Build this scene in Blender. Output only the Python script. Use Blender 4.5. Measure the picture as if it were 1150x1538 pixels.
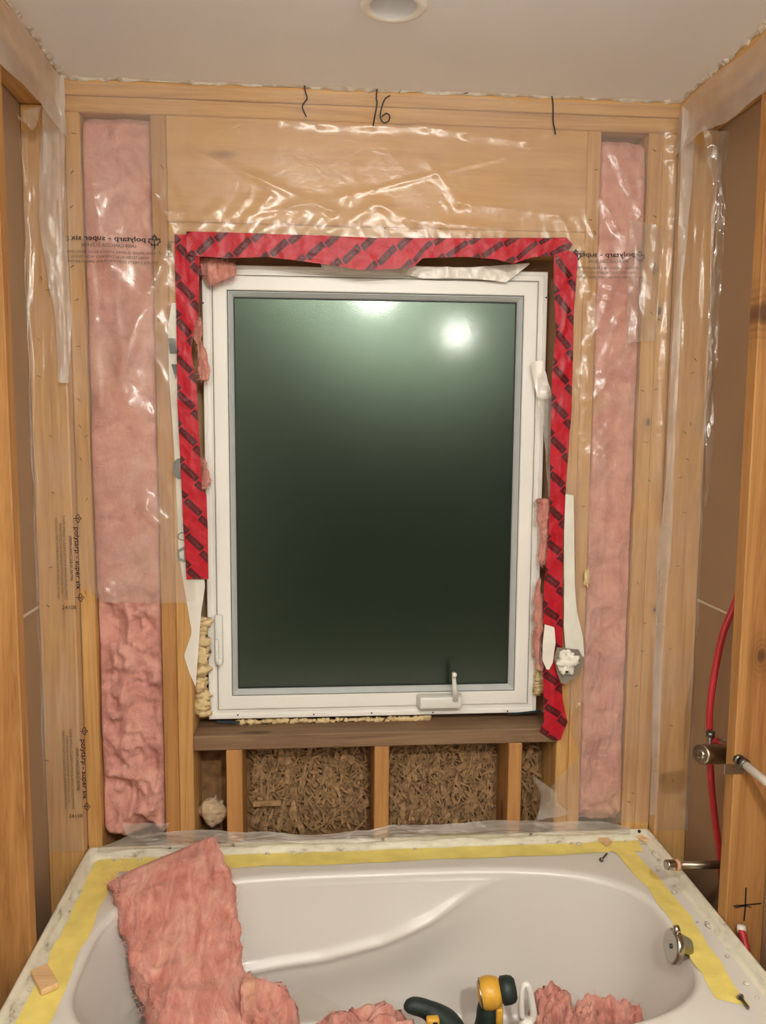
import bpy, bmesh, math, random
import numpy as np
from mathutils import Vector, Matrix
random.seed(7)
rng = np.random.RandomState(11)
for o in list(bpy.data.objects): bpy.data.objects.remove(o)
scn = bpy.context.scene
COL = scn.collection

# ------------------------------------------------------------------ camera
FPX, CX, CY, CZ, YAW, PIT, ROL = 1215.4, -.1576, -2.0933, 1.6153, .0811, .1062, .0069
FW = np.array([math.sin(YAW)*math.cos(PIT), math.cos(YAW)*math.cos(PIT), -math.sin(PIT)])
_r = np.array([math.cos(YAW), -math.sin(YAW), 0.0]); _u = np.cross(_r, FW)
RT = _r*math.cos(ROL)+_u*math.sin(ROL); UP = -_r*math.sin(ROL)+_u*math.cos(ROL)
CC = np.array([CX, CY, CZ])
cam = bpy.data.cameras.new('camera'); camo = bpy.data.objects.new('camera', cam); COL.objects.link(camo)
cam.sensor_fit = 'HORIZONTAL'; cam.sensor_width = 36.0; cam.lens = 36.0*FPX/1150.0
cam.clip_start = .02
m = Matrix.Identity(4)
for i in range(3):
    m[i][0] = RT[i]; m[i][1] = UP[i]; m[i][2] = -FW[i]; m[i][3] = CC[i]
camo.matrix_world = m
scn.camera = camo
# ------------------------------------------------------------------ world (night outside), exposure
w = bpy.data.worlds.new('night'); scn.world = w; w.use_nodes = True
w.node_tree.nodes['Background'].inputs[0].default_value = (.25, .35, .4, 1)
w.node_tree.nodes['Background'].inputs[1].default_value = .012
scn.view_settings.view_transform = 'Standard'; scn.view_settings.look = 'None'
scn.view_settings.gamma = 1; scn.view_settings.use_curve_mapping = False
scn.view_settings.exposure = 0.0
LAMP_E, DOWN_E, REAR_E = 310.0, 380.0, 1450.0        # globe lamp, added ceiling light and rear downlight emission (out of view)

# ------------------------------------------------------------------ helpers
def ray(px, py): return FW + RT*(px-575)/FPX - UP*(py-769)/FPX
def on(ax, v, px, py):
    d = ray(px, py); t = (v-CC[ax])/d[ax]; return CC+t*d
def Y(px, py, y=0.0): return on(1, y, px, py)
def xz(px, py, y=0.0):
    p = Y(px, py, y); return (p[0], p[2])
ORG = {}
def tag(o, label=None, cat=None, group=None, kind=None):
    if label: o['label'] = label
    if cat: o['category'] = cat
    if group: o['group'] = group
    if kind: o['kind'] = kind
    return o
def empty(name, loc, label=None, cat=None, group=None, kind=None):
    o = bpy.data.objects.new(name, None); COL.objects.link(o); o.location = loc
    o.empty_display_size = .05
    ORG[o.name] = np.array(loc, float)
    return tag(o, label, cat, group, kind)
def mk(name, verts, faces, mat, parent=None, smooth=False, uv=None):
    v = np.array(verts, float).reshape(-1, 3)
    c = np.array([(v[:, 0].min()+v[:, 0].max())/2, (v[:, 1].min()+v[:, 1].max())/2, v[:, 2].min()])
    me = bpy.data.meshes.new(name)
    me.from_pydata((v-c).tolist(), [], [list(map(int, f)) for f in faces]); me.update()
    if uv is not None:
        ul = me.uv_layers.new(name='UVMap')
        idx = np.empty(len(me.loops), int); me.loops.foreach_get('vertex_index', idx)
        ul.data.foreach_set('uv', np.array(uv, float)[idx].ravel())
    if mat: me.materials.append(mat)
    if smooth: me.polygons.foreach_set('use_smooth', np.ones(len(me.polygons), bool))
    o = bpy.data.objects.new(name, me); COL.objects.link(o)
    base = ORG[parent.name] if parent is not None else np.zeros(3)
    o.location = c-base; ORG[o.name] = c
    if parent is not None: o.parent = parent
    return o
def from_bm(name, bm, mat, parent=None, smooth=False):
    bm.normal_update()
    vs = [tuple(v.co) for v in bm.verts]
    for i, v in enumerate(bm.verts): v.index = i
    fs = [[v.index for v in f.verts] for f in bm.faces]; bm.free()
    return mk(name, vs, fs, mat, parent, smooth)
def box_bm(x0, x1, y0, y1, z0, z1, bev=.0025, seg=1):
    bm = bmesh.new()
    bmesh.ops.create_cube(bm, size=1)
    for v in bm.verts:
        v.co = Vector(((x0+x1)/2+v.co.x*(x1-x0), (y0+y1)/2+v.co.y*(y1-y0), (z0+z1)/2+v.co.z*(z1-z0)))
    if bev: bmesh.ops.bevel(bm, geom=list(bm.edges)+list(bm.verts), offset=bev, segments=seg, profile=.5, affect='EDGES')
    return bm
def box(name, x0, x1, y0, y1, z0, z1, mat, parent=None, bev=.0025, seg=1):
    return from_bm(name, box_bm(x0, x1, y0, y1, z0, z1, bev, seg), mat, parent)
def grid_faces(n, mm, closeu=False):
    f = []
    for i in range(n-1):
        for j in range(mm if closeu else mm-1):
            a = i*mm+j; b = i*mm+(j+1) % mm
            f.append((a, b, b+mm, a+mm))
    return f
def resample(pts, n):
    p = np.array(pts, float); d = np.r_[0, np.cumsum(np.linalg.norm(np.diff(p, axis=0), axis=1))]
    t = np.linspace(0, d[-1], n); return np.stack([np.interp(t, d, p[:, k]) for k in range(p.shape[1])], 1)
def spline(pts, n):
    p = np.array(pts, float); q = np.vstack([2*p[0]-p[1], p, 2*p[-1]-p[-2]]); out = []
    k = len(p)-1
    for s in np.linspace(0, k, n):
        i = min(int(s), k-1); t = s-i; a, b, c, d = q[i], q[i+1], q[i+2], q[i+3]
        out.append(.5*((2*b)+(-a+c)*t+(2*a-5*b+4*c-d)*t*t+(-a+3*b-3*c+d)*t**3))
    return np.array(out)
def tube_geo(pts, radii, seg=12, cap=True):
    p = np.array(pts, float); n = len(p); r = np.broadcast_to(np.array(radii, float), (n,))
    vs = []; fs = []
    tg = np.gradient(p, axis=0); tg /= np.linalg.norm(tg, axis=1)[:, None]+1e-12
    ref = np.array([0, 0, 1.]) if abs(tg[0][2]) < .9 else np.array([1., 0, 0])
    a = np.cross(tg[0], ref); a /= np.linalg.norm(a)
    for i in range(n):
        a = a-tg[i]*(a@tg[i]); a /= np.linalg.norm(a); b = np.cross(tg[i], a)
        for k in range(seg):
            t = 2*math.pi*k/seg; vs.append(p[i]+r[i]*(a*math.cos(t)+b*math.sin(t)))
    fs = [tuple(reversed(f)) for f in grid_faces(n, seg, True)]
    if cap:
        fs.append(tuple(range(seg))); fs.append(tuple(range((n-1)*seg+seg-1, (n-1)*seg-1, -1)))
    return vs, fs
def tube(name, pts, radii, mat, parent=None, seg=12, smooth=True):
    v, f = tube_geo(pts, radii, seg); return mk(name, v, f, mat, parent, smooth)
def lathe(name, origin, axis, prof, mat, parent=None, seg=24):
    """prof: list of (distance along axis, radius)"""
    ax = np.array(axis, float); ax /= np.linalg.norm(ax); o = np.array(origin, float)
    ref = np.array([0, 0, 1.]) if abs(ax[2]) < .9 else np.array([1., 0, 0])
    a = np.cross(ax, ref); a /= np.linalg.norm(a); b = np.cross(ax, a)
    vs = [o+ax*s+r*(a*math.cos(2*math.pi*k/seg)+b*math.sin(2*math.pi*k/seg)) for s, r in prof for k in range(seg)]
    n = len(prof); fs = [tuple(reversed(f)) for f in grid_faces(n, seg, True)]
    fs.append(tuple(range(seg))); fs.append(tuple(range((n-1)*seg+seg-1, (n-1)*seg-1, -1)))
    return mk(name, vs, fs, mat, parent, True)
def join_geo(lst):
    V = []; F = []
    for v, f in lst:
        k = len(V); V.extend(list(map(tuple, v))); F.extend([tuple(i+k for i in q) for q in f])
    return V, F
# ---- numpy value noise
_perm = rng.rand(64, 64, 64)
def vn(x, y, z):
    x = np.asarray(x, float); y = np.asarray(y, float)+0*x; z = np.asarray(z, float)+0*x
    xi, yi, zi = np.floor(x).astype(int), np.floor(y).astype(int), np.floor(z).astype(int)
    fx, fy, fz = x-xi, y-yi, z-zi
    fx, fy, fz = [t*t*t*(t*(t*6-15)+10) for t in (fx, fy, fz)]
    def g(a, b, c): return _perm[(xi+a) % 64, (yi+b) % 64, (zi+c) % 64]
    l = lambda a, b, t: a+(b-a)*t
    return l(l(l(g(0,0,0), g(1,0,0), fx), l(g(0,1,0), g(1,1,0), fx), fy), l(l(g(0,0,1), g(1,0,1), fx), l(g(0,1,1), g(1,1,1), fx), fy), fz)*2-1
def fbm(x, y, z, o=4, gain=.5):
    s = 0; a = 1.0; k = 1.0
    for i in range(o):
        s = s+a*vn(x*k+i*7.3, y*k+i*3.1, z*k+i*5.7); a *= gain; k *= 2.03
    return s
def ridged(x, y, z, o=3):
    s = 0; a = 1.0; k = 1.0
    for i in range(o):
        s = s+a*(1-np.abs(vn(x*k+i*9.1, y*k+i*4.7, z*k+i*2.3))*2); a *= .5; k *= 2.1
    return s
def ss(a, b, t):
    t = np.clip((np.asarray(t, float)-a)/(b-a), 0, 1); return t*t*(3-2*t)

# ------------------------------------------------------------------ materials
def srgb(r, g, b):
    f = lambda c: (c/255/12.92) if c/255 <= .04045 else ((c/255+.055)/1.055)**2.4
    return (f(r), f(g), f(b), 1)
def newmat(name):
    mt = bpy.data.materials.new(name); mt.use_nodes = True
    nt = mt.node_tree; return mt, nt, nt.nodes['Principled BSDF']
def N(nt, t, **kw):
    n = nt.nodes.new(t)
    for k, v in kw.items():
        if k in n.inputs: n.inputs[k].default_value = v
        else: setattr(n, k, v)
    return n
def ramp(nt, stops):
    r = nt.nodes.new('ShaderNodeValToRGB'); e = r.color_ramp.elements
    while len(e) < len(stops): e.new(.5)
    for k, (p, c) in enumerate(stops): e[k].position = p; e[k].color = c if len(c) == 4 else (*c, 1)
    return r
def coords(nt, scale=(1, 1, 1), rand=True):
    tc = nt.nodes.new('ShaderNodeTexCoord'); mp = nt.nodes.new('ShaderNodeMapping'); mp.inputs['Scale'].default_value = scale
    if rand:
        oi = nt.nodes.new('ShaderNodeObjectInfo'); vm = N(nt, 'ShaderNodeVectorMath', operation='MULTIPLY_ADD')
        nt.links.new(oi.outputs['Random'], vm.inputs[0]); vm.inputs[1].default_value = (13, 17, 11)
        nt.links.new(tc.outputs['Object'], vm.inputs[2]); nt.links.new(vm.outputs[0], mp.inputs['Vector'])
    else: nt.links.new(tc.outputs['Object'], mp.inputs['Vector'])
    return mp.outputs[0]
def plain(name, col, rough=.6, metal=0, var=.06, vscale=20, bump=0, bscale=200, spec=.5):
    mt, nt, b = newmat(name); L = nt.links.new
    v = coords(nt); n = N(nt, 'ShaderNodeTexNoise', Scale=vscale, Detail=4.0); L(v, n.inputs['Vector'])
    c = np.array(col[:3]); r = ramp(nt, [(.3, tuple(c*(1-var))), (.7, tuple(np.minimum(c*(1+var), 1)))])
    L(n.outputs['Fac'], r.inputs['Fac']); L(r.outputs['Color'], b.inputs['Base Color'])
    b.inputs['Roughness'].default_value = rough; b.inputs['Metallic'].default_value = metal
    b.inputs['Specular IOR Level'].default_value = spec
    if bump:
        n2 = N(nt, 'ShaderNodeTexNoise', Scale=bscale, Detail=3.0); L(v, n2.inputs['Vector'])
        bp = N(nt, 'ShaderNodeBump', Strength=bump, Distance=.002); L(n2.outputs['Fac'], bp.inputs['Height']); L(bp.outputs[0], b.inputs['Normal'])
    return mt
def wood(name, axis, light, dark, knot=True, rough=.62, knots=None):
    mt, nt, b = newmat(name); L = nt.links.new
    sc = {'x': (.05, 1, 1), 'y': (1, .05, 1), 'z': (1, 1, .05)}[axis]
    v = coords(nt, sc)
    n0 = N(nt, 'ShaderNodeTexNoise', Scale=9.0, Detail=2.0); L(v, n0.inputs['Vector'])
    add = N(nt, 'ShaderNodeVectorMath', operation='MULTIPLY_ADD'); L(n0.outputs['Color'], add.inputs[0]); add.inputs[1].default_value = (.12, .12, .12); L(v, add.inputs[2])
    n = N(nt, 'ShaderNodeTexNoise', Scale=45.0, Detail=5.0, Roughness=.6); L(add.outputs[0], n.inputs['Vector'])
    wv = N(nt, 'ShaderNodeTexNoise', Scale=260.0, Detail=2.0); L(add.outputs[0], wv.inputs['Vector'])
    mx = N(nt, 'ShaderNodeMath', operation='MULTIPLY_ADD'); L(wv.outputs['Fac'], mx.inputs[0]); mx.inputs[1].default_value = .35; L(n.outputs['Fac'], mx.inputs[2])
    r = ramp(nt, [(.45, dark), (.62, tuple((np.array(light)+np.array(dark))/2)), (.85, light)]); L(mx.outputs[0], r.inputs['Fac'])
    out = r.outputs['Color']
    if knot:
        ks = {'x': (.28, 1, 1), 'y': (1, .28, 1), 'z': (1, 1, .28)}[axis]
        kv = coords(nt, ks); vo = N(nt, 'ShaderNodeTexVoronoi', Scale=8.0, Randomness=1.0); L(kv, vo.inputs['Vector'])
        kr = ramp(nt, [(.0, (1, 1, 1)), (.075, (.75, .75, .75)), (.12, (0, 0, 0))]); L(vo.outputs['Distance'], kr.inputs['Fac'])
        mc = N(nt, 'ShaderNodeMix', data_type='RGBA'); L(kr.outputs['Color'], mc.inputs[0]); L(out, mc.inputs[6])
        mc.inputs[7].default_value = (dark[0]*.4, dark[1]*.33, dark[2]*.28, 1); out = mc.outputs[2]
    for kx, ky, kz, kr_ in (knots or []):          # knots at given places of this one board
        tc = nt.nodes.new('ShaderNodeTexCoord'); sb = N(nt, 'ShaderNodeVectorMath', operation='SUBTRACT'); L(tc.outputs['Object'], sb.inputs[0]); sb.inputs[1].default_value = (kx, ky, kz)
        sc_ = N(nt, 'ShaderNodeVectorMath', operation='MULTIPLY'); L(sb.outputs[0], sc_.inputs[0]); sc_.inputs[1].default_value = (1, .0, .62)
        ln = N(nt, 'ShaderNodeVectorMath', operation='LENGTH'); L(sc_.outputs[0], ln.inputs[0])
        dd = N(nt, 'ShaderNodeMath', operation='MULTIPLY_ADD'); L(n0.outputs['Fac'], dd.inputs[0]); dd.inputs[1].default_value = kr_*.5; L(ln.outputs['Value'], dd.inputs[2])
        dn = N(nt, 'ShaderNodeMath', operation='DIVIDE'); L(dd.outputs[0], dn.inputs[0]); dn.inputs[1].default_value = kr_*3.2
        rr = ramp(nt, [(.0, (1, 1, 1)), (.22, (.95, .95, .95)), (.34, (.6, .6, .6)), (.40, (.12, .12, .12)), (.48, (.45, .45, .45)), (.54, (.08, .08, .08)), (.66, (.3, .3, .3)), (.72, (.03, .03, .03)), (.85, (.14, .14, .14)), (1.0, (0, 0, 0))]); L(dn.outputs[0], rr.inputs['Fac'])
        mc = N(nt, 'ShaderNodeMix', data_type='RGBA'); L(rr.outputs['Color'], mc.inputs[0]); L(out, mc.inputs[6]); mc.inputs[7].default_value = srgb(92, 60, 36); out = mc.outputs[2]
    L(out, b.inputs['Base Color']); b.inputs['Roughness'].default_value = rough
    bp = N(nt, 'ShaderNodeBump', Strength=.25, Distance=.001); L(mx.outputs[0], bp.inputs['Height']); L(bp.outputs[0], b.inputs['Normal'])
    return mt
WL, WD = srgb(214, 167, 104), srgb(176, 126, 69)
M = {}
for a in 'xyz':
    M['wood_'+a] = wood('pine_'+a, a, WL, WD)
    M['dwood_'+a] = wood('aged_pine_'+a, a, srgb(192, 140, 82), srgb(152, 101, 52))
M['sill'] = wood('weathered_wood', 'x', srgb(142, 112, 82), srgb(104, 78, 56))
M['header'] = wood('header_wood', 'x', srgb(208, 160, 98), srgb(190, 140, 80))
M['chip'] = wood('wood_chip', 'x', srgb(232, 196, 150), srgb(205, 160, 110), knot=False)
M['osb'] = plain('osb', srgb(140, 104, 66), .8, var=.35, vscale=35, bump=.6, bscale=60)
M['strand'] = plain('wood_strand', srgb(158, 124, 86), .8, var=.4, vscale=60)
M['drywall'] = plain('brown_drywall_back', srgb(158, 127, 97), .8, var=.05, vscale=6)
M['seam'] = plain('drywall_seam', srgb(205, 190, 165), .7)
M['ceiling'] = plain('ceiling_paint', srgb(240, 239, 240), .85, var=.02, vscale=3, bump=.25, bscale=260)
M['torn'] = plain('torn_drywall_edge', srgb(205, 195, 180), .9, var=.2, vscale=60, bump=.8, bscale=150)
M['wallpaint'] = plain('wall_paint', srgb(238, 234, 226), .8, var=.02)
M['floor'] = plain('floor_tile', srgb(222, 216, 206), .5, var=.06)
M['vinyl'] = plain('white_vinyl', srgb(238, 234, 226), .35, var=.025, vscale=5)
M['bead'] = plain('shaded_bead_vinyl', srgb(196, 200, 198), .4, var=.04)  # white vinyl greyed: shade and dark glass reflection put into the colour
M['hardware'] = plain('window_hardware', srgb(226, 224, 216), .35, var=.02)
M['gasket'] = plain('gasket', srgb(30, 32, 32), .6)
M['tubenamel'] = plain('tub_acrylic', srgb(222, 217, 208), .28, var=.012, vscale=2)
def grimy(name, base, dirt, rough):
    mt, nt, b = newmat(name); L = nt.links.new; v = coords(nt, (.35, .35, 1)); n = N(nt, 'ShaderNodeTexNoise', Scale=42.0, Detail=6.0, Roughness=.7); L(v, n.inputs['Vector'])
    r = ramp(nt, [(.30, dirt), (.42, tuple(np.array(base)*.86)), (.55, base)]); L(n.outputs['Fac'], r.inputs['Fac']); L(r.outputs['Color'], b.inputs['Base Color']); b.inputs['Roughness'].default_value = rough
    bp = N(nt, 'ShaderNodeBump', Strength=.5, Distance=.003); L(n.outputs['Fac'], bp.inputs['Height']); L(bp.outputs[0], b.inputs['Normal']); return mt
M['flange'] = grimy('tub_flange', srgb(226, 219, 198), srgb(150, 120, 92), .5) if True else plain('tub_flange', srgb(222, 214, 192), .5, var=.12, vscale=25, bump=.3, bscale=120)
M['ytape'] = plain('yellow_tape', srgb(238, 218, 122), .55, var=.10, vscale=16, bump=.4, bscale=50)
M['chrome'] = plain('brushed_chrome', srgb(190, 186, 178), .22, metal=1, var=.05)
M['brass'] = plain('dull_brass', srgb(158, 148, 132), .35, metal=1, var=.2, vscale=30)
M['steel'] = plain('nail_steel', srgb(120, 118, 112), .4, metal=1)
M['dark'] = plain('dark_hole', srgb(38, 30, 24), .9)
M['pexred'] = plain('red_pipe', srgb(178, 44, 48), .35, var=.06)
M['pexwhite'] = plain('white_pipe', srgb(232, 226, 214), .4)
M['rubber'] = plain('black_green_rubber', srgb(32, 46, 42), .55, var=.1)
M['toolyellow'] = plain('tool_yellow', srgb(226, 172, 62), .35, var=.12, vscale=30)
M['whiteplastic'] = plain('white_plastic', srgb(238, 234, 226), .35, var=.02)
M['wrap'] = plain('house_wrap', srgb(226, 220, 208), .5, var=.05, bump=.4, bscale=60)
M['wrapgrey'] = plain('house_wrap_print', srgb(104, 106, 104), .6)
M['membrane'] = plain('grey_membrane', srgb(140, 130, 116), .6, var=.2)
M['foam'] = plain('spray_foam', srgb(216, 190, 142), .75, var=.15, vscale=40, bump=.7, bscale=90)
M['foamw'] = plain('white_foam', srgb(236, 230, 216), .75, var=.05, bump=.5, bscale=90)
M['foamc'] = plain('cream_foam', srgb(204, 176, 142), .8, var=.1, bump=.6, bscale=80)
M['ink'] = plain('black_ink', srgb(28, 24, 24), .6)
M['inkfaint'] = plain('grey_ink', srgb(92, 78, 70), .6)
M['blue'] = plain('blue_membrane', srgb(30, 48, 54), .5)
M['tearfilm'] = plain('white_film', srgb(236, 228, 216), .3, var=.04)

def emis(name, col, st):
    mt, nt, b = newmat(name); b.inputs['Base Color'].default_value = (1, 1, 1, 1)
    b.inputs['Emission Color'].default_value = col; b.inputs['Emission Strength'].default_value = st; return mt
WARM = (1.0, .975, .90, 1)
M['globe'] = emis('lit_globe', WARM, LAMP_E); M['downlit'] = emis('lit_diffuser', WARM, DOWN_E); M['rearlit'] = emis('bright_lit_diffuser', WARM, REAR_E)

def insulation_mat(name, base, vec=(1, 1, 1), lo=(.78, .68, .68), hi=(1.12, 1.25, 1.22), sc=14.0):
    mt, nt, b = newmat(name); L = nt.links.new; v = coords(nt, vec)
    n = N(nt, 'ShaderNodeTexNoise', Scale=sc, Detail=6.0, Roughness=.65, Distortion=.8); L(v, n.inputs['Vector'])
    c = np.array(base[:3]); r = ramp(nt, [(.3, tuple(c*np.array(lo))), (.5, tuple(c)), (.68, tuple(np.minimum(c*np.array(hi), 1)))])
    L(n.outputs['Fac'], r.inputs['Fac'])
    n2 = N(nt, 'ShaderNodeTexNoise', Scale=7.0, Detail=3.0); L(v, n2.inputs['Vector'])
    r2 = ramp(nt, [(.66, (0, 0, 0)), (.76, (.6, .6, .6))]); L(n2.outputs['Fac'], r2.inputs['Fac'])
    mc = N(nt, 'ShaderNodeMix', data_type='RGBA'); L(r2.outputs['Color'], mc.inputs[0]); L(r.outputs['Color'], mc.inputs[6]); mc.inputs[7].default_value = srgb(205, 160, 112)
    L(mc.outputs[2], b.inputs['Base Color']); b.inputs['Roughness'].default_value = .95; b.inputs['Specular IOR Level'].default_value = .1
    b.inputs['Sheen Weight'].default_value = .25; b.inputs['Sheen Roughness'].default_value = .6
    b.inputs['Sheen Tint'].default_value = (1, .8, .78, 1)
    v3 = coords(nt, (1, 1, .35)); n3 = N(nt, 'ShaderNodeTexNoise', Scale=190.0, Detail=4.0, Distortion=1.5); L(v3, n3.inputs['Vector'])
    n4 = N(nt, 'ShaderNodeTexNoise', Scale=48.0, Detail=5.0, Distortion=2.5, Roughness=.7); L(v, n4.inputs['Vector'])
    sm = N(nt, 'ShaderNodeMath', operation='MULTIPLY_ADD'); L(n3.outputs['Fac'], sm.inputs[0]); sm.inputs[1].default_value = .35; L(n4.outputs['Fac'], sm.inputs[2])
    bp = N(nt, 'ShaderNodeBump', Strength=.75, Distance=.008); L(sm.outputs[0], bp.inputs['Height']); L(bp.outputs[0], b.inputs['Normal'])
    return mt
M['pink'] = insulation_mat('pink_fibreglass', srgb(231, 167, 152))
M['pinkloose'] = insulation_mat('loose_pink_fibreglass', srgb(222, 152, 136), (1.3, .5, .5), (.74, .54, .52), (1.18, 1.5, 1.5), 24.0)
M['fibre'] = plain('pink_fibre', srgb(232, 168, 158), .9, var=.1)

def poly_mat(name, veil, tint=(.97, .955, .93), rough=.14, bump=.35, spec=1.0):
    mt, nt, b = newmat(name); L = nt.links.new; nt.nodes.remove(b)
    out = nt.nodes['Material Output']; v = coords(nt)
    n = N(nt, 'ShaderNodeTexNoise', Scale=26.0, Detail=3.0, Distortion=2.0); L(v, n.inputs['Vector'])
    n2 = N(nt, 'ShaderNodeTexNoise', Scale=5.0, Detail=3.0); L(v, n2.inputs['Vector'])
    bp = N(nt, 'ShaderNodeBump', Strength=bump, Distance=.004); L(n.outputs['Fac'], bp.inputs['Height'])
    tr = N(nt, 'ShaderNodeBsdfTransparent', Color=(*tint, 1))
    df = N(nt, 'ShaderNodeBsdfDiffuse', Color=(.86, .81, .74, 1)); tl = N(nt, 'ShaderNodeBsdfTranslucent', Color=(.86, .81, .74, 1))
    mv = N(nt, 'ShaderNodeMixShader', Fac=.25); L(df.outputs[0], mv.inputs[1]); L(tl.outputs[0], mv.inputs[2])
    vr = N(nt, 'ShaderNodeMapRange'); vr.inputs['From Min'].default_value = .35; vr.inputs['From Max'].default_value = .65
    vr.inputs['To Min'].default_value = veil*.7; vr.inputs['To Max'].default_value = veil*1.35; L(n2.outputs['Fac'], vr.inputs['Value'])
    m1 = N(nt, 'ShaderNodeMixShader'); L(vr.outputs[0], m1.inputs[0]); L(tr.outputs[0], m1.inputs[1]); L(mv.outputs[0], m1.inputs[2])
    gl = N(nt, 'ShaderNodeBsdfGlossy', Roughness=rough); gl.inputs['Color'].default_value = (1, 1, 1, 1); L(bp.outputs[0], gl.inputs['Normal'])
    lw = N(nt, 'ShaderNodeLayerWeight', Blend=.5); L(bp.outputs[0], lw.inputs['Normal'])
    pw = N(nt, 'ShaderNodeMath', operation='POWER'); L(lw.outputs['Facing'], pw.inputs[0]); pw.inputs[1].default_value = 4.0
    fm = N(nt, 'ShaderNodeMath', operation='MULTIPLY_ADD'); L(pw.outputs[0], fm.inputs[0]); fm.inputs[1].default_value = .6*spec; fm.inputs[2].default_value = .048*spec; fm.use_clamp = True
    m2 = N(nt, 'ShaderNodeMixShader'); L(fm.outputs[0], m2.inputs[0]); L(m1.outputs[0], m2.inputs[1]); L(gl.outputs[0], m2.inputs[2])
    L(m2.outputs[0], out.inputs['Surface']); return mt
M['poly'] = poly_mat('poly_film', .17, rough=.25, bump=.2)
M['polymilk'] = poly_mat('poly_film_doubled', .36, rough=.3, bump=.15, spec=.6)
M['polyclear'] = poly_mat('poly_film_clear', .07, rough=.1)

def red_tape():
    mt, nt, b = newmat('red_sheathing_tape'); L = nt.links.new
    uv = nt.nodes.new('ShaderNodeUVMap'); uv.uv_map = 'UVMap'
    rot = N(nt, 'ShaderNodeMapping'); rot.inputs['Rotation'].default_value = (0, 0, math.radians(45)); L(uv.outputs[0], rot.inputs['Vector'])
    sep = nt.nodes.new('ShaderNodeSeparateXYZ'); L(rot.outputs[0], sep.inputs[0])
    def mth(op, a, bb=None, c=None):
        n = N(nt, 'ShaderNodeMath', operation=op)
        for k, q in enumerate((a, bb, c)):
            if q is None: continue
            if isinstance(q, (int, float)): n.inputs[k].default_value = q
            else: L(q, n.inputs[k])
        return n.outputs[0]
    sepu = nt.nodes.new('ShaderNodeSeparateXYZ'); L(uv.outputs[0], sepu.inputs[0])
    nz = N(nt, 'ShaderNodeTexNoise', Scale=330.0, Detail=1.0); L(rot.outputs[0], nz.inputs['Vector'])
    PA = .090; ink = None
    for v0, off in ((-.004, 0.0), (.030, .5), (-.038, .5)):
        du = mth('MULTIPLY', mth('SUBTRACT', mth('FRACT', mth('ADD', mth('DIVIDE', sepu.outputs['X'], PA), off)), .5), PA)
        dv = mth('SUBTRACT', sepu.outputs['Y'], v0)
        pp = mth('ABSOLUTE', mth('MULTIPLY', mth('ADD', du, dv), .7071)); qq = mth('ABSOLUTE', mth('MULTIPLY', mth('SUBTRACT', dv, du), .7071))
        box_ = mth('MULTIPLY', mth('LESS_THAN', pp, .0265), mth('LESS_THAN', qq, .0088))
        rim = mth('MULTIPLY', mth('GREATER_THAN', qq, .0062), mth('LESS_THAN', qq, .0072))
        let = mth('MULTIPLY', mth('MULTIPLY', mth('LESS_THAN', qq, .0035), mth('LESS_THAN', pp, .021)), mth('GREATER_THAN', nz.outputs['Fac'], .5))
        one = mth('MULTIPLY', box_, mth('SUBTRACT', 1.0, mth('MULTIPLY', mth('MAXIMUM', rim, let), .45)))
        ink = one if ink is None else mth('MAXIMUM', ink, one)
    n = N(nt, 'ShaderNodeTexNoise', Scale=40.0, Detail=3.0); L(uv.outputs[0], n.inputs['Vector'])
    r = ramp(nt, [(.3, srgb(172, 18, 34)), (.7, srgb(190, 30, 46))]); L(n.outputs['Fac'], r.inputs['Fac'])
    mc = N(nt, 'ShaderNodeMix', data_type='RGBA'); L(ink, mc.inputs[0]); L(r.outputs['Color'], mc.inputs[6]); mc.inputs[7].default_value = srgb(62, 22, 24)
    L(mc.outputs[2], b.inputs['Base Color']); b.inputs['Roughness'].default_value = .4; b.inputs['Specular IOR Level'].default_value = .35
    bp = N(nt, 'ShaderNodeBump', Strength=.25, Distance=.003); n2 = N(nt, 'ShaderNodeTexNoise', Scale=55.0, Detail=3.0, Distortion=2.0); L(uv.outputs[0], n2.inputs['Vector']); L(n2.outputs['Fac'], bp.inputs['Height']); L(bp.outputs[0], b.inputs['Normal'])
    return mt
M['redtape'] = red_tape()
def obscure_glass():
    mt, nt, b = newmat('obscure_glass'); L = nt.links.new; v = coords(nt, rand=False)
    b.inputs['Base Color'].default_value = (.012, .02, .016, 1); b.inputs['Roughness'].default_value = .25
    b.inputs['IOR'].default_value = 1.66; b.inputs['Specular Tint'].default_value = (.78, 1, .79, 1)
    b.inputs['Transmission Weight'].default_value = .8
    n = N(nt, 'ShaderNodeTexNoise', Scale=420.0, Detail=2.0); L(v, n.inputs['Vector'])
    bp = N(nt, 'ShaderNodeBump', Strength=.32, Distance=.0008); L(n.outputs['Fac'], bp.inputs['Height']); L(bp.outputs[0], b.inputs['Normal'])
    b.inputs['Coat Weight'].default_value = .5; b.inputs['Coat Roughness'].default_value = .1; b.inputs['Coat Tint'].default_value = (.85, 1, .85, 1)
    bp2 = N(nt, 'ShaderNodeBump', Strength=.08, Distance=.0008); L(n.outputs['Fac'], bp2.inputs['Height']); L(bp2.outputs[0], b.inputs['Coat Normal'])
    return mt
M['glass'] = obscure_glass()

# ------------------------------------------------------------------ room shell
HC = 2.44; WX = .765; WD_ = .14
SD = .089                                        # depth of side wall studs
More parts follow.
